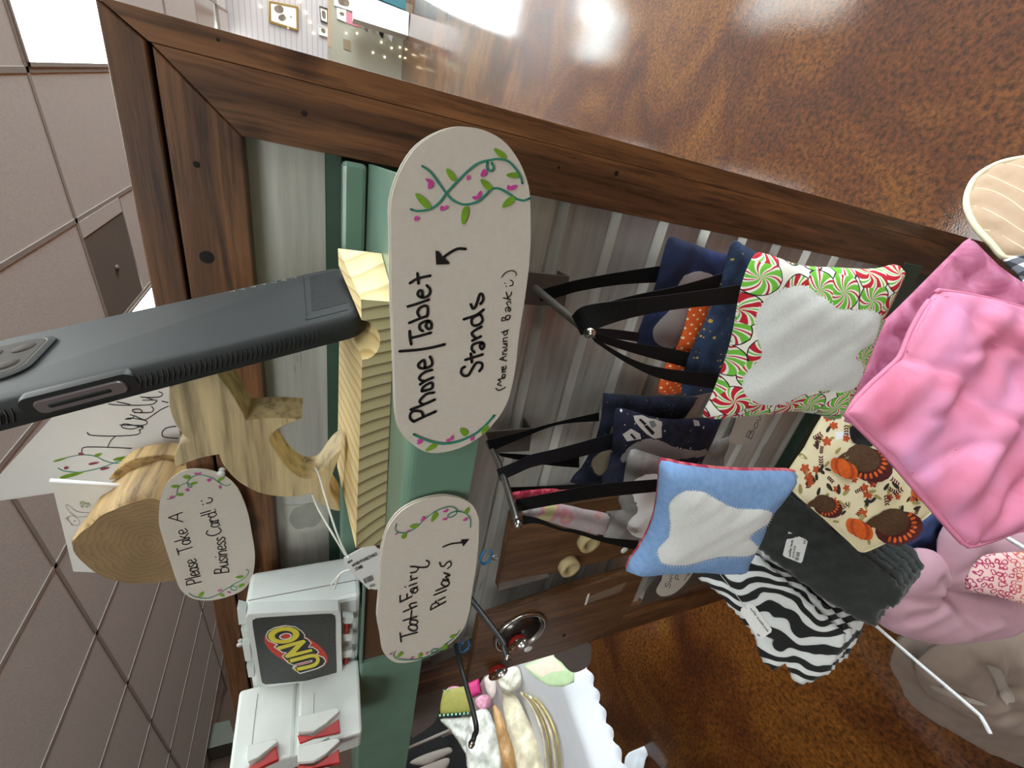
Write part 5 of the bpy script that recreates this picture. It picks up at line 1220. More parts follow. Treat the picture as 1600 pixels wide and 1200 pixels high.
# shelf talkers on lower brackets ---------------------------------------------
pl = PY(.335)
b_ = card('bracket_sign', pl, pts('1142,677 1149,660 1154,650 1194,648 1190,666 1182,678 1171.5,687.5 1156,695 1142,691 1138.5,684'), 'small white bracket sign starting with Bowl between the hanging pillows', 'sign')
draw(pl, write('Bowl', (1173, 686), (1196, 640), 9), 1.2, 'lettering', M_greyink, b_)
pl = PY(.318)
pb_ = [pl.p3(pl.uv(*p), -.004) for p in pts('1003,950 1012,925 1036,893 1130,872 1124,905 1075,922 1060,934 1010,945')]
b2 = card('bracket_sign', pl, pts('1041,890 1082,890 1075,906 1062.5,920 1050,929 1035,932 1027,927.5 1026,921 1034,906'), 'small white bracket sign reading Swiffer Pads below the light blue pillow', 'sign')
mesh('bracket_plate', *prism(pb_, np.array([0, .002, 0])), M_bracket, b2)
draw(pl, write('Swiffer', (1046, 919), (1058, 872), 8) + write('Pads', (1061, 906), (1068, 878), 7) + [pts('1069,906 1078,892'), pts('1074,893 1078,892 1076,899')], 1.1, 'lettering', M_greyink, b2)

# ------------------------------------------------------------------ lower goods
def cloth_thing(name, loc, label, cat, group=None): return thing(name, loc, label, cat, group)
# quilted tan pad and checked cloth beside the frame
pm = P3((1540, 330, .53), (1600, 260, .53), (1580, 400, .50))
mo = pts('1640,242 1600,247 1572,252 1550,260 1527,275 1515,293 1510,312 1512.5,330 1525,355 1547,379 1552,384 1562,397 1574,404 1610,402 1660,405 1680,320')
pf = Puff(pm, mo, .010, smooth=3, wr=.0006, seed=2, sp=.008, gd=.004, gw=.006, grooves=('1536,272 1560,282 1600,302 1640,322', '1520,294 1545,298 1575,312 1610,338 1640,352', '1514,322 1535,326 1565,342 1600,364 1640,380', '1530,358 1555,364 1580,378 1610,396', '1572,256 1600,264 1640,284')); tm = thing('quilted_mitt', pm.p3(np.mean(pf.poly, 0)), 'tan quilted mitt with cream piping beside the wooden frame', 'mitt')
pf.build('quilted_body', M_tan, tm)
ol = catmull(mo, 3, True); mesh('piping', *tube([pm.p3(pm.uv(*p), .0) for p in ol + [ol[0]]], .0042, 8), M_cream, tm, True)
for q in ('1536,272 1560,282 1600,302 1640,322', '1520,294 1545,298 1575,312 1610,338 1640,352', '1514,322 1535,326 1565,342 1600,364 1640,380', '1530,358 1555,364 1580,378 1610,396', '1572,256 1600,264 1640,284'):
    mesh('quilt_seam', *pf.line(pts(q), .0009, lift=.0006), M_cream, tm, True)
pg_ = P3((1580, 410, .44), (1605, 400, .44), (1600, 440, .42))
pf = Puff(pg_, pts('1568,407 1605,398 1650,394 1650,450 1605,446 1588,426'), .004, smooth=2); tg = thing('checked_cloth', pg_.p3(np.mean(pf.poly, 0)), 'black and white checked cloth corner behind the pink bowl cozy', 'cloth'); pf.build('cloth', F_ging, tg)

# pink bowl cozy
tp = thing('bowl_cozy', at(1460, 640, t=.315), 'pink quilted fabric bowl cozy with pointed corners, front of the lower goods', 'bowl cozy')
pr = P3((1513, 378, .35), (1330, 650, .335), (1600, 480, .345))
ro = pts('1506,378 1516,376 1526,382 1560,416 1600,444 1660,480 1660,600 1560,640 1420,660 1330,662 1322,650 1330,612 1352,545 1368,512 1385,498 1432,452')
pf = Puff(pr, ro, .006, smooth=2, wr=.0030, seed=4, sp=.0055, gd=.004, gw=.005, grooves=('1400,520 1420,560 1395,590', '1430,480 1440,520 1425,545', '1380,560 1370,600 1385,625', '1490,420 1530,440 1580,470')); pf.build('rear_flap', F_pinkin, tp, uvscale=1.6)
for q in ('1512,388 1495,425 1478,455', '1516,386 1560,428 1600,455 1650,484', '1502,388 1440,456 1392,502 1372,520'):
    mesh('seam', *pf.line(pts(q), .0007, lift=-.0002), F_pinkin, tp, True)
pq = P3((1465, 458, .32), (1320, 640, .30), (1600, 700, .31))
fo = pts('1462,458 1475,455 1540,466 1600,482 1660,500 1660,790 1590,828 1522,852 1508,850 1494,838 1440,776 1380,706 1330,656 1320,646 1326,636 1362,598 1398,566 1408,552 1420,522 1440,485')
pf = Puff(pq, fo, .013, smooth=2, wr=.0032, seed=6, sp=.0048, edge=.05, gd=.0035, gw=.0045, grooves=('1406,560 1440,576 1488,590', '1470,462 1500,500 1560,545 1600,570', '1430,655 1470,640 1500,610', '1424,740 1470,705 1530,690', '1480,560 1520,545 1570,552', '1500,620 1540,655 1590,670', '1530,845 1545,800 1570,760 1600,735')); pf.build('front_flap', F_pink, tp, uvscale=1.6)
for q in ('1406,560 1440,576 1488,590', '1470,460 1500,500 1560,545 1600,570', '1412,552 1426,528 1446,492 1468,464 1540,474 1600,490', '1334,640 1400,642 1440,655 1520,658', '1326,650 1380,696 1440,764 1500,836 1520,844 1600,815', '1522,844 1540,800 1570,760 1600,735', '1424,740 1470,700 1530,715'):
    mesh('seam', *pf.line(pts(q), .0007, lift=-.0003), F_pink, tp, True)
mesh('piped_edge', *tube([pq.p3(pq.uv(*p), .0) for p in catmull(fo, 2, True)], .0022, 7), F_pink, tp, True)
# turkey print bowl cozy
pk_ = P3((1300, 690, .47), (1440, 800, .44), (1330, 850, .455))
to = pts('1230,737 1256,700 1290,640 1340,600 1420,600 1500,700 1510,760 1459,796 1440,812 1400,838 1362,857 1345,861 1331,849 1284,806 1236,763')
pf = Puff(pk_, to, .006, smooth=2, wr=.0010, seed=3, sp=.006); tk = thing('bowl_cozy', pk_.p3(np.mean(pf.poly, 0)), 'cream bowl cozy printed with turkeys, pumpkins and autumn leaves', 'bowl cozy')
pf.build('cozy_body', F_cream, tk)
Mb = plain('print_brown', srgb(84, 56, 32), .85, var=.2, nscale=300); Mm = plain('print_maroon', srgb(84, 26, 28), .85, var=.15, nscale=300); Mo = plain('print_orange', srgb(222, 98, 28), .85, var=.12, nscale=200); Mo2 = plain('print_orange_dark', srgb(188, 72, 22), .85, var=.12, nscale=200); Mol = plain('print_olive', srgb(170, 156, 96), .85, var=.1); Mdk = plain('print_darkleaf', srgb(46, 40, 32), .85, var=.1)
def ring_px(cx, cy, rx, ry, rot=0, n=16): 
    a = math.radians(rot); return [np.array([cx + rx * math.cos(t) * math.cos(a) - ry * math.sin(t) * math.sin(a), cy + rx * math.cos(t) * math.sin(a) + ry * math.sin(t) * math.cos(a)]) for t in np.linspace(0, 2 * math.pi, n + 1)[:-1]]
for (cx, cy, s_, rot) in ((1346, 716, 1.0, 20), (1392, 815, 1.0, -10), (1286, 786, .62, 20)):
    dx, dy = math.cos(math.radians(rot)), math.sin(math.radians(rot))
    pf.patch('turkey_tail', ring_px(cx + 12 * s_ * dx, cy + 10 * s_, 38 * s_, 26 * s_, rot), Mm, tk, .0013, smooth=0)
    fan = [ring_px(cx + s_ * (6 + 29 * math.cos(a)), cy + s_ * (4 + 24 * math.sin(a)), 5 * s_, 2.4 * s_, math.degrees(a), 8) for a in np.linspace(-.7, 1.9, 10)]
    for q in fan: pf.patch('turkey_feather', q, Mo, tk, .0019, smooth=0)
    pf.patch('turkey_body', ring_px(cx, cy, 27 * s_, 21 * s_, rot), Mb, tk, .0024, smooth=0)
    pf.patch('turkey_head', [np.array([cx + s_ * x, cy + s_ * y]) for x, y in ((-14, -12), (-30, -8), (-40, 0), (-44, 6), (-40, 12), (-30, 8), (-16, 12))], Mb, tk, .0028, smooth=2)
for (cx, cy, s_) in ((1317, 732, 1.0), (1341, 826, 1.0), (1434, 772, .62)):
    for k, ox in enumerate((-13, -6, 0, 7, 13)):
        pf.patch('pumpkin_lobe', ring_px(cx + ox * s_ * .9, cy + ox * .35 * s_, 9 * s_, 17 * s_ - abs(ox) * .3 * s_, -20), (Mo, Mo2)[k % 2], tk, .0030 + .0002 * (2 - abs(k - 2)), smooth=0)
    pf.patch('pumpkin_stem', ring_px(cx + 4 * s_, cy - 19 * s_, 4 * s_, 5 * s_), Mol, tk, .0028, smooth=0)
rr = random.Random(11); lv = {0: [], 1: [], 2: [], 3: []}
poly2 = [p for p in catmull(to, 2, True)]
cnt = 0
while cnt < 170:
    p = np.array([rr.uniform(1232, 1470), rr.uniform(650, 858)])
    if not inside(poly2, p[None])[0] or bdist(poly2, p[None])[0] < 5: continue
    if any(np.hypot(*(p - np.array(q))) < 23 for q in ((1346, 716), (1392, 815), (1317, 732), (1341, 826), (1362, 822), (1330, 722))): continue
    a = rr.uniform(0, 6.28); k = cnt % 4; L_ = rr.uniform(4.5, 8.5)
    if k == 1:
        for q in range(5):
            b = a + q * 1.256; e1 = p + L_ * np.array([math.cos(b), math.sin(b)]); lv[k].append(blob(p, e1, L_ * .7))
    elif k == 0:
        for q in (-1.5, -.5, .5, 1.5):
            m = p + L_ * q * .5 * np.array([math.cos(a), math.sin(a)])
            for sd in (-1, 1): lv[k].append(blob(m, m + L_ * .62 * np.array([math.cos(a + sd * .9), math.sin(a + sd * .9)]), 2.2))
    else: lv[k].append(blob(p - L_ * np.array([math.cos(a), math.sin(a)]), p + L_ * np.array([math.cos(a), math.sin(a)]), L_ * .8))
    cnt += 1
for k, mt, nm in ((0, Mm, 'fern_print'), (1, plain('print_rust', srgb(196, 84, 36), .85, var=.15), 'maple_leaf_print'), (2, Mol, 'olive_leaf_print'), (3, Mdk, 'dark_leaf_print')):
    parts = []
    for q in lv[k]:
        U = [pf.uvs(*z) for z in q]; H = pf.h(np.array(U)); parts.append(([pf.pl.p3(u, h + .0012) for u, h in zip(U, H)], [tuple(range(len(U)))]))
    mesh(nm, *join(parts), mt, tk)['kind'] = 'stuff'
mesh('bias_edge', *tube([pk_.p3(pk_.uv(*p), .0) for p in catmull(pts('1459,796 1440,812 1400,838 1362,857 1345,861 1331,849 1284,806 1236,763 1230,737'), 3)], .0017, 6), F_cream, tk, True)
pf.patch('price_sticker', pts('1304,675 1329,672 1328,684 1306,687'), M_label, tk, .001, smooth=0)
pf.patch('hanging_slot', pts('1326,668 1336,666 1350,676 1364,694 1352,698 1336,694 1328,686'), M_ink, tk, .002, smooth=2)
# fleece pads
def zig(P, amp, n=3, seed=0):
    r_ = random.Random(seed); out = []
    for i in range(len(P)):
        a, b = P[i], P[(i + 1) % len(P)]; L = np.hypot(*(b - a)); m = max(1, int(L / n)); d = (b - a) / (L + 1e-9); nn = np.array([-d[1], d[0]])
        for k in range(m): out.append(a + (b - a) * k / m + nn * r_.uniform(-amp, amp) * (1 if k else .3))
    return out
def stack(name, label, outline, planes, shifts, mat, thick, seed, cat, group=None):
    t = None
    for k, (pl, sh) in enumerate(zip(planes, shifts)):
        ol = zig([p + np.array(sh) for p in outline], 2.0, 5, seed + k)
        pf = Puff(pl, ol, thick, smooth=0, wr=.0010, seed=seed + k, sp=.011 if k else .006, edge=.012)
        if t is None: t = thing(name, pl.p3(np.mean(pf.poly, 0)), label, cat, group); top = pf
        pf.build('fleece_layer', mat, t, uvscale=1.0)
    return t, top
bo = pts('1183,856 1192,828 1204,790 1230,772 1262,790 1300,828 1352,868 1400,905 1412,925 1404,944 1396,950 1388,946 1374,957 1370,978 1350,972 1285,934 1230,892')
mk = lambda dt: P3((1220, 820, .54 + dt), (1390, 930, .50 + dt), (1330, 850, .505 + dt))
tb, pf = stack('fleece_pad_stack', 'stack of black fleece pads with white price label', bo, [mk(k * .010) for k in range(6)], [(0, 0), (6, -9), (12, -16), (18, -26), (25, -34), (32, -42)], M_bfleece, .004, 20, 'fleece pads')
for q in ('1275,818 1272,836 1276,852', '1300,842 1298,858 1294,872', '1350,862 1346,878', '1232,775 1262,800 1330,850 1400,905'):
    mesh('slit', *pf.line(pts(q), .0008, lift=-.0002), M_ink, tb, True)
tag('price_label', Plane(pf.pl.p3(pf.pl.uv(1240, 858), .0062), pf.pl.n, (0, 0, 1)), pts('1232,831 1235,832 1259,843 1262,846 1254,877 1251,880 1226,870 1223,867'), 'white price label on the black fleece pads', [('swiffer reuse', (1235, 870), (1239, 844), 3.6), ('pads', (1240, 871), (1243, 853), 3.6), ('4.0', (1258, 850), (1259, 844), 3)], ((1247, 876), (1250, 864), 5, 8), None, 'price label', .7)
zo = pts('1091,903 1109,893 1135,876 1168,873 1177,858 1186,866 1204,884 1256,934 1304,974 1322,990 1316,1018 1301,1036 1294,1054 1252,1071 1241,1064 1227,1036 1206,1048 1186,1025 1179,992 1150,959 1128,933 1108,914')
mk = lambda dt: P3((1130, 900, .60 + dt), (1290, 1040, .54 + dt), (1250, 930, .565 + dt))
tz, pf = stack('fleece_pad_stack', 'stack of zebra striped fleece pads with white hang tag', zo, [mk(k * .009) for k in range(4)], [(0, 0), (10, -8), (20, -20), (30, -26)], F_zebra, .004, 40, 'fleece pads')
ptg = Plane(pf.pl.p3(pf.pl.uv(1182, 970), .008), pf.pl.n, (0, 0, 1))
tag('hang_tag', ptg, pts('1170,943 1178,945 1206,983 1205,988 1190,998 1184,996 1157,956 1158,951'), 'white hang tag on a thread over the zebra fleece pads', [('swiffer reusable pads', (1172, 951), (1199, 987), 3.2), ('4.00', (1188, 993), (1184, 990), 2.5)], None, None, lsz=.6)
mesh('thread', *tube([pf.pl.p3(pf.pl.uv(*p), .008) for p in ((1122, 893), (1145, 922), (1165, 949))], .0006, 6), M_thread, tz, True)
# neck pillows
pv = P3((1400, 960, .60), (1600, 900, .58), (1480, 990, .61))
ml = pts('1368,965 1376,930 1398,884 1436,858 1468,866 1480,890 1472,918 1520,922 1580,932 1650,930 1650,958 1600,972 1550,986 1490,999 1430,995 1386,982')
pf = Puff(pv, ml, .030, smooth=3, wr=.0022, seed=2, edge=.045, sp=.0065, gd=.007, gw=.007, grooves=('1400,922 1440,918 1468,920', '1468,920 1495,940 1520,950', '1470,922 1484,948 1490,970', '1446,888 1458,904 1468,920', '1468,922 1510,934 1550,946', '1404,950 1435,938 1466,922')); tn = thing('neck_pillow', pv.p3(np.mean(pf.poly, 0)), 'plump mauve pink neck pillow between black fleece and taupe pillow', 'neck pillow')
pf.build('lower_lobe', M_mauve, tn)
pv2 = P3((1480, 860, .57), (1600, 820, .56), (1600, 920, .555))
pf2 = Puff(pv2, pts('1464,858 1472,826 1500,805 1540,812 1600,800 1660,800 1660,930 1600,936 1540,928 1476,920 1470,888'), .024, smooth=3, wr=.001, seed=5, edge=.04, sp=.008, gd=.006, gw=.007, grooves=('1476,918 1490,890 1520,870', '1478,920 1520,905 1570,900')); pf2.build('upper_lobe', M_mauve, tn)
pz = P3((1520, 900, .49), (1600, 870, .48), (1600, 935, .48))
pf = Puff(pz, pts('1509,920 1516,890 1530,874 1545,866 1600,862 1650,862 1650,950 1600,944 1550,930'), .006, smooth=2); tq = thing('printed_pouch', pz.p3(np.mean(pf.poly, 0)), 'pink and gold animal print pouch corner on the mauve neck pillow', 'pouch'); pf.build('pouch', F_leop, tq)
pbv = P3((1400, 860, .60), (1500, 810, .60), (1460, 870, .63))
pf = Puff(pbv, pts('1372,866 1400,842 1440,815 1470,792 1500,790 1512,815 1480,850 1466,872 1420,886 1390,884'), .006, smooth=2, wr=.002); tc_ = thing('blue_cloth', pbv.p3(np.mean(pf.poly, 0)), 'dark blue folded cloth between turkey cozy and mauve pillow', 'cloth'); pf.build('folded_cloth', F_bluecl, tc_)
pt_ = P3((1420, 1060, .76), (1600, 1000, .74), (1580, 1160, .80))
pf = Puff(pt_, pts('1392,1040 1398,1012 1412,996 1450,992 1500,990 1600,972 1680,980 1680,1215 1600,1192 1533,1168 1483,1140 1427,1104 1406,1068'), .040, smooth=3, wr=.0030, seed=3, edge=.06, sp=.012, gd=.010, gw=.010, grooves=('1400,1040 1425,1045 1440,1070', '1420,1090 1460,1100 1520,1140 1580,1160')); tt_ = thing('neck_pillow', pt_.p3(np.mean(pf.poly, 0)), 'large taupe neck pillow with fabric ties at the bottom corner', 'neck pillow')
pf.build('outer_lobe', M_taupe, tt_)
pt2 = P3((1450, 1050, .69), (1600, 1000, .67), (1580, 1120, .71))
pf = Puff(pt2, pts('1430,1046 1440,1026 1470,1006 1530,994 1600,978 1680,980 1680,1130 1600,1142 1550,1136 1500,1112 1450,1084'), .030, smooth=3, wr=.0026, seed=7, edge=.05, sp=.009, gd=.010, gw=.009, grooves=('1556,992 1552,1020 1556,1060 1560,1084', '1470,1094 1520,1104 1560,1096 1600,1090', '1556,1062 1600,1050 1650,1045', '1440,1040 1470,1052 1500,1076', '1500,1014 1530,1040 1546,1076')); pf.build('inner_lobe', M_taupe, tt_)
M_tie = plain('tie_tape', srgb(176, 164, 154), .7, var=.05)
for q in ('1536,1034 1545,1036 1557,1042 1566,1062 1573,1086 1562,1092 1555,1074 1548,1056', '1449,1066 1456,1060 1490,1078 1535,1094 1532,1098 1490,1088 1456,1074'):
    pf.patch('tie', pts(q), M_tie, tt_, .004, smooth=2)
# white hooks reaching out under the goods
for P, lb in (([(1352, 962, .57), (1370, 979, .555), (1440, 1040, .51), (1520, 1108, .465), (1535, 1124, .456), (1547, 1146, .45)], 'long white wire hook with bent tip over the taupe pillow'), ([(1540, 820, .44), (1570, 838, .425), (1600, 856, .41), (1640, 880, .395)], 'white wire hook poking out below the pink bowl cozy')):
    Q = [at(x, y, t=t_) for x, y, t_ in P]; t = thing('wire_hook', Q[0], lb, 'hook'); mesh('wire', *tube(catmull(Q, 5), .0026, 10), M_whiterod, t, True)

# ------------------------------------------------------------------ beyond the left end: a table under a white cloth
tz_ = .72
dt_ = thing('display_table', (-2.2, 1.25, 0), 'display table hidden under a white scalloped cloth past the rack', 'table')
e0 = at(868, 1040, Z=tz_ - HC, raw=True); e1 = at(925, 1200, Z=tz_ - HC, raw=True)
pe_ = Plane(e0, np.cross(e1 - e0, (0, 0, 1)))
xd = (e1 - e0) / np.linalg.norm(e1 - e0); bk_ = np.cross((0, 0, 1), xd); bk_ = bk_ if np.dot(bk_, e0 - EYE) > 0 else -bk_
def tb_(u, v, z): return e0 + xd * u + bk_ * v + np.array([0, 0, z])
mesh('table_top', [tb_(u, v, z) for z in (-.04, -.012) for v in (.03, 1.6) for u in (-.2, 1.5)], box(0, 1, 0, 1, 0, 1)[1], M_board, dt_)
for u in (.75, 1.35):
    for v in (.55, .9):
        mesh('leg', [tb_(u + a, v + b, z) for z in (-.72 + .001, -.04) for b in (0, .05) for a in (0, .05)], box(0, 1, 0, 1, 0, 1)[1], M_board, dt_)
cl = thing('tablecloth', e0, 'white tablecloth with scalloped hem draped over the table', 'tablecloth')
U_ = np.linspace(-.25, 1.55, 200); vs, fs = [], []
prof_ = [(1.63, 0.0), (.3, 0), (.02, 0), (.002, -.004), (-.004, -.014), (-.008, -.03), (-.012, -.05), (-.016, -.07), (-.02, -.085)]
for j, (v, z) in enumerate(prof_):
    for i, u in enumerate(U_):
        w = max(0, j - 3) / 5.0
        f = w * (.012 * math.sin(u * 9) + .006 * math.sin(u * 19 + 1))
        sc2 = (.018 * abs(math.sin(u * math.pi / .05)) if j == len(prof_) - 1 else 0) * -1
        vs.append(tb_(u, v - f - .02 * w, z + sc2 + (.01 * math.sin(u * 5) * w)))
m_ = len(U_)
for j in range(len(prof_) - 1):
    for i in range(m_ - 1): fs.append((j * m_ + i, j * m_ + i + 1, (j + 1) * m_ + i + 1, (j + 1) * m_ + i))
co_ = mesh('cloth', vs, fs, M_metalwhite, cl, True); sd = co_.modifiers.new('s', 'SOLIDIFY'); sd.thickness = .002
M_bagw = plain('clear_bag_white', srgb(234, 234, 224), .22, var=.22, nscale=45, bmp=.9, bscale=40)
M_bagc = plain('clear_bag_cream', srgb(230, 218, 190), .25, var=.22, nscale=40, bmp=.9, bscale=45)
M_bagp = plain('clear_bag_peach', srgb(206, 160, 106), .25, var=.2, nscale=40, bmp=.9, bscale=45)
M_goldedge = plain('gold_edge', srgb(196, 176, 120), .3, var=.1, metal=.4)
def pile(px, t, th, mat, name, label, cat, wr=.006, seed=1, group=None, lean=.45, sm=3):
    P = pts(px); c = np.mean(P, 0)
    if t is None:                                  # stands on the table top
        b = max(P, key=lambda p: p[0]); q = at(b[0], b[1], Z=tz_ - HC, raw=True); hd = EYE - q; hd[2] = 0; hd /= np.linalg.norm(hd); pl = Plane(q + np.array([0, 0, 0.02]) + hd * th * .3, hd + np.array([0, 0, lean]))
    else: pl = Plane(at(c[0], c[1], t=t, raw=True), EYE - at(c[0], c[1], t=t, raw=True))
    pf = Puff(pl, P, th, smooth=sm, wr=wr, seed=seed); o = thing(name, pl.p3(np.mean(pf.poly, 0)), label, cat, group)
    pf.build('body', mat, o, uvscale=1.0); return o, pf
base = 1.62
pile('688,1124 712,1122 740,1122 742,1150 738,1180 733,1186 714,1156 700,1138', None, .02, M_bagw, 'gift_bag', 'silvery clear bagged linen at the dark side of the pile', 'bag', .008, 2)
pile('735,1120 760,1108 772,1130 790,1165 800,1215 740,1215 728,1180', None, .03, M_bagw, 'gift_bag', 'white crinkled clear bag in the pile by the bent hook tip', 'bag', .009, 5)
pile('770,1105 782,1112 795,1150 806,1180 812,1215 790,1215 780,1170', None, .02, M_bagp, 'gift_bag', 'amber peach clear bag in the middle of the pile', 'bag', .007, 8)
pile('784,1085 800,1082 812,1096 828,1130 842,1165 850,1215 812,1215 803,1175 792,1140', None, .03, M_bagc, 'gift_bag', 'peach cream clear bag with folded corner beside the gold edged stack', 'bag', .008, 11)
for k in range(4):
    o = pts(f'{812 + k * 7},{1082 + k * 3} {824 + k * 7},{1092 + k * 3} {840 + k * 7},{1122 + k * 2} {850 + k * 7},1160 {855 + k * 7},1215')
    P = [at(p[0], p[1], Z=tz_ - HC + .016, raw=True) for p in catmull(o, 3)]
    t = thing('linen_bundle', P[0], ('front', 'second', 'third', 'rearmost')[k] + ' cream linen bundle with gold edge in the curved stack on the table', 'linen', 'curved stack of gold edged linen')
    mesh('bundle_edge', *tube(P, .0058, 8), M_goldedge if k % 2 else M_bagc, t, True)
obk, fbk = pile('686,1080 736,1070 738,1112 688,1116', None, .01, plain('olive_cover', srgb(166, 160, 78), .5, var=.08), 'beaded_book', 'olive green book with beaded edges by the bare hook', 'book', 0, 1, sm=0)
pbk = fbk.pl
bd = []
for x0, y0, x1, y1, n_ in ((688, 1118, 738, 1114, 9), (686, 1081, 700, 1078, 3)):
    for k in range(n_): bd.append((x0 + (x1 - x0) * k / (n_ - 1), y0 + (y1 - y0) * k / (n_ - 1)))
M_bead = plain('mint_bead', srgb(150, 216, 178), .25, var=.05)
for k, (x, y) in enumerate(bd):
    p = at(x, y, t=float(np.dot(pbk.hit(x, y) - EYE, CF)), raw=True) + pbk.n * .009; b_ = lathe([(0, -.007), (.005, -.005), (.007, 0), (.005, .005), (0, .007)], p, (0, 0, 1), 10)
    o = mesh('bead', *b_, M_bead, None, True); meta(o, 'mint green bead along the edge of the olive book', 'bead', 'mint beads on the olive book')
M_floral = plain('pink_floral', srgb(226, 160, 184), .6, var=.3, nscale=60)
pile('698,1077 712,1072 724,1078 722,1096 710,1105 704,1096', None, .02, M_floral, 'floral_pouch', 'pink floral pouch on the olive book side of the bent hook', 'pouch', .001, 2)
pile('742,1094 756,1085 768,1090 766,1106 750,1112', None, .02, M_floral, 'floral_pouch', 'pink floral pouch on the tablecloth side of the bent hook', 'pouch', .001, 3)
pile('730,1068 748,1060 752,1084 736,1092 728,1084', None, .02, plain('magenta_box', srgb(206, 50, 120), .4, var=.04), 'magenta_box', 'bright magenta box behind the bent hook', 'box', 0, 1, sm=1)
pile('757,1060 772,1052 776,1078 771,1092 764,1088 758,1074', None, .02, plain('blush_cloth', srgb(226, 206, 200), .8, var=.05), 'cream_pouch', 'blush lined cream pouch under the red bottle cap', 'pouch', .001, 4)
pile('772,1052 790,1044 808,1042 815,1058 812,1074 798,1082 786,1084 778,1070', None, .035, plain('cream_cotton', srgb(222, 216, 200), .85, var=.06), 'cream_pouch', 'larger cream cotton pouch below the bottle cap plaque', 'pouch', .003, 5)
grc, fgr = pile('818,1040 862,1020 876,1026 898,1045 897,1066 880,1073 858,1072 838,1060', None, .004, plain('pale_green_card', srgb(190, 214, 166), .8, var=.05), 'greeting_card', 'pale green and blush card under the grey board end', 'card', 0, 1, sm=0)
fgr.patch('blush_panel', pts('822,1042 860,1023 868,1030 884,1047 862,1050 846,1058'), plain('blush_card', srgb(236, 216, 196), .8, var=.06), grc, .0012, smooth=0)
pile('977,1183 996,1170 1018,1163 1019,1172 1010,1184 1006,1199 1000,1222 978,1222', 2.05, .004, M_metalwhite, 'white_cloth', 'white scalloped cloth corner hanging low beyond the tablecloth hem', 'cloth', .002, 4)
# dark garments on hangers behind the pile
gb = 3.3
rp = at(690, 1150, t=gb, raw=True)
t = thing('clothes_rack', (rp[0], rp[1], 0), 'grey rail of a clothes rack in the dark behind the tablecloth', 'clothes rack')
mesh('rail', *tube([at(636, 1170, t=gb, raw=True), at(705, 1140, t=gb, raw=True)], .012, 8), M_hanger, t, True)
mesh('upright', *tube([(rp[0], rp[1], .001), rp], .012, 8), M_hanger, t, True)
for k, (px, lb) in enumerate((('640,1192 660,1180 690,1170 704,1168 706,1176 690,1184 664,1196', 'pale hanger upper of the two on the dark rack'), ('650,1203 680,1190 698,1184 703,1188 698,1200 680,1215 650,1215', 'beige hanger lower of the two on the dark rack'))):
    pile(px, gb - .1 - .05 * k, .012, M_hanger, 'clothes_hanger', lb, 'hanger', 0, k)
pile('600,1130 700,1100 760,1120 790,1230 600,1260', gb + .35, .08, M_darkroom, 'dark_garment', 'black garments hanging on the rack behind the tablecloth', 'garment', .01, 3)

# ------------------------------------------------------------------ far wall goods
YW = RY1 - .02
def wallbox(px, y, th, mat, name, label, cat, group=None):
    pl = Plane((0, y, 0), (0, -1, 0)); P = [pl.p3(pl.uv(*p)) for p in pts(px)]
    o = thing(name, np.mean(P, 0), label, cat, group); mesh('panel', *prism(P, np.array([0, th, 0])), mat, o); return o, pl
def peg():
    m, nt, nd, lk, bs = nodes_of('pegboard_white')
    x = N(nt, 'ShaderNodeSeparateXYZ'); g_ = N(nt, 'ShaderNodeNewGeometry'); lk.new(g_.outputs['Position'], x.inputs[0])
    f = math_(nt, 'FRACT', math_(nt, 'MULTIPLY', x.outputs[2], 14.0))
    lk.new(ramp(nt, f, [(0, srgb(158, 150, 150)), (.2, srgb(184, 176, 175)), (.9, srgb(186, 178, 177)), (1, srgb(150, 143, 143))]), bs.inputs['Base Color']); return m
YP = 8.5; xs_ = -1.5
meta(mesh('trim_2', *box(.2, 3.6, YP, YP + .06, HC - .01, RH + .02), peg()), kind='structure')
meta(mesh('trim_3', *box(xs_, 2.9, RY1 - .06, RY1 - .001, 0, RH - .02), plain('sage_wall', srgb(176, 170, 152), .8, var=.04)), kind='structure')
M_goldfr = plain('gold_frame', srgb(150, 116, 44), .35, var=.15, metal=.3)
M_blackfr = plain('black_frame', srgb(40, 36, 30), .4, var=.1)
M_pic = plain('picture_paper', srgb(236, 230, 218), .7, var=.04)
M_picink = plain('picture_ink', srgb(120, 104, 88), .7, var=.4, nscale=8)
def frame(px, label, mt, motif, w=3.0):
    P = pts(px); c = np.mean(P, 0); pl = Plane((0, (YP if c[0] < 516 else RY1 - .06) - .031, 0), (0, -1, 0))
    inn = [c + (p - c) * (1 - w / np.hypot(*(p - c)) * 1.35) for p in P]
    o = thing('picture_frame', pl.p3(pl.uv(*c)), label, 'picture')
    q = [pl.p3(pl.uv(*p)) for p in P]; r_ = [pl.p3(pl.uv(*p)) for p in inn]
    for i in range(4):
        j = (i + 1) % 4; mesh('frame_bar', *prism([q[i], q[j], r_[j], r_[i]], np.array([0, .03, 0])), mt, o)
    mesh('picture', *prism([p + np.array([0, .008, 0]) for p in r_], np.array([0, .01, 0])), M_pic, o)
    for m_px in motif: mesh('print_motif', *prism([pl.p3(pl.uv(*p), -.007) for p in catmull(pts(m_px), 3, True)], np.array([0, .003, 0])), M_picink, o)
frame('420,1 466,10 466,48 420,34', 'gold framed print of a dark bird on the far white wall', M_goldfr, ['429,10 438,8 443,14 441,20 434,20 429,16', '436,24 443,22 447,29 441,33 435,29', '452,25 456,26 455,28'])
frame('499,9 512,13 512,37 501,33', 'black framed narrow print above the far wooden ledge', M_blackfr, ['503,17 508,18 509,29 504,27'], 1.6)
frame('497,38 512,43 512,58 498,54', 'small pale framed print touching the far wooden ledge', plain('pale_frame', srgb(214, 214, 210), .5, var=.04), ['502,44 508,46 508,52 503,50'], 1.5)
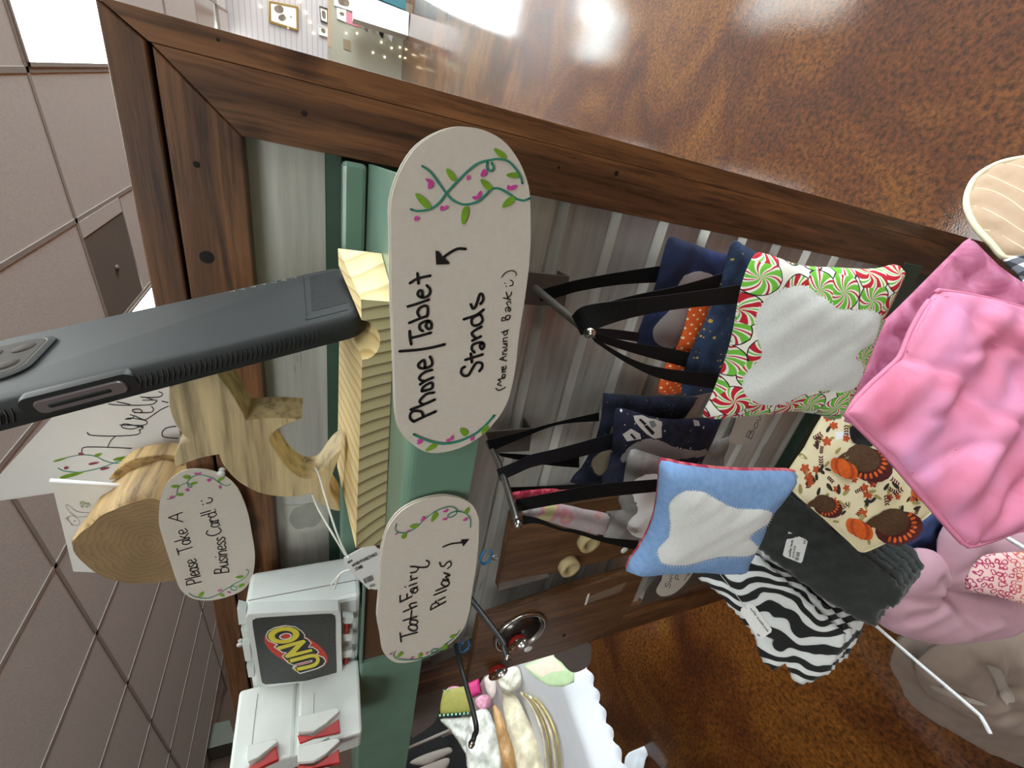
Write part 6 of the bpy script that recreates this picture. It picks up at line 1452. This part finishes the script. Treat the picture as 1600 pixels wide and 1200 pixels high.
frame('522,-12 552,-6 552,18 522,8', 'white framed print at the picture edge above the long white bin', M_paper, ['530,-4 544,0 544,10 530,6'], 2.5)
frame('526,12 541,16 541,35 527,29', 'white mounted print hanging on the tan wall', M_paper, ['531,19 537,20 537,25 532,23'], 1.6)
wallbox('513,-30 518,-30 518,75 513,72', YP - .03, .03, plain('post_wood', srgb(176, 146, 116), .6, var=.08), 'wooden_ledge', 'narrow wooden ledge under the far white slatted panel', 'ledge')
wallbox('536,60 548,64 548,80 537,76', RY1 - .072, .012, plain('tan_wall', srgb(150, 132, 106), .8, var=.05), 'tan_strip', 'tan wall strip below the hanging prints', 'wall strip')
wallbox('541,18 552,22 566,42 556,41 542,36', RY1 - .072, .012, plain('pink_tag', srgb(226, 130, 150), .6, var=.05), 'paper_pennant', 'pink paper pennant pinned beside the white bin', 'pennant')
wallbox('552,-15 589,0 639,19.5 638,56 552,29', RY1 - .75, .35, M_paper, 'storage_bin', 'long white storage bin in front of the far wall', 'storage bin')
wallbox('591,-2 560,-32 634,-14 634,15.5', RY1 - .74, .3, plain('teal_cloth', srgb(62, 120, 130), .7, var=.1), 'teal_cushion', 'teal cushion on top of the long white bin', 'cushion')
for k, (a, b) in enumerate(((568, 32), (580, 36), (592, 42), (606, 48))):
    wallbox(f'{a},{b} {a + 9},{b + 3} {a + 6},{b + 18} {a + 1},{b + 12}', RY1 - .075, .014, (M_greypad, M_hanger, M_darkroom, M_paper)[k], 'hanging_tag', ('grey', 'taupe', 'black', 'white')[k] + ' tag hanging below the long white bin', 'tag')
M_bulb = emit('fairy_bulb', (1, .9, .6), 4.0)
for x, y in ((407, 10), (468, 3), (450, 42), (485, 35), (490, 52), (541, 52), (558, 52), (583, 82), (601, 89), (612, 75), (625, 74), (596, 66), (478, 20), (625, 88)):
    p = at(x, y, Y=(YP - .012) if x < 513 else RY1 - .075, raw=True)
    o = mesh('fairy_light', *lathe([(0, -.018), (.013, -.01), (.018, 0), (.013, .01), (0, .018)], p, (0, 0, 1), 8), M_bulb, None, True)
    meta(o, 'tiny warm fairy light bulb on the far wall', 'fairy light', 'fairy lights on the far wall')
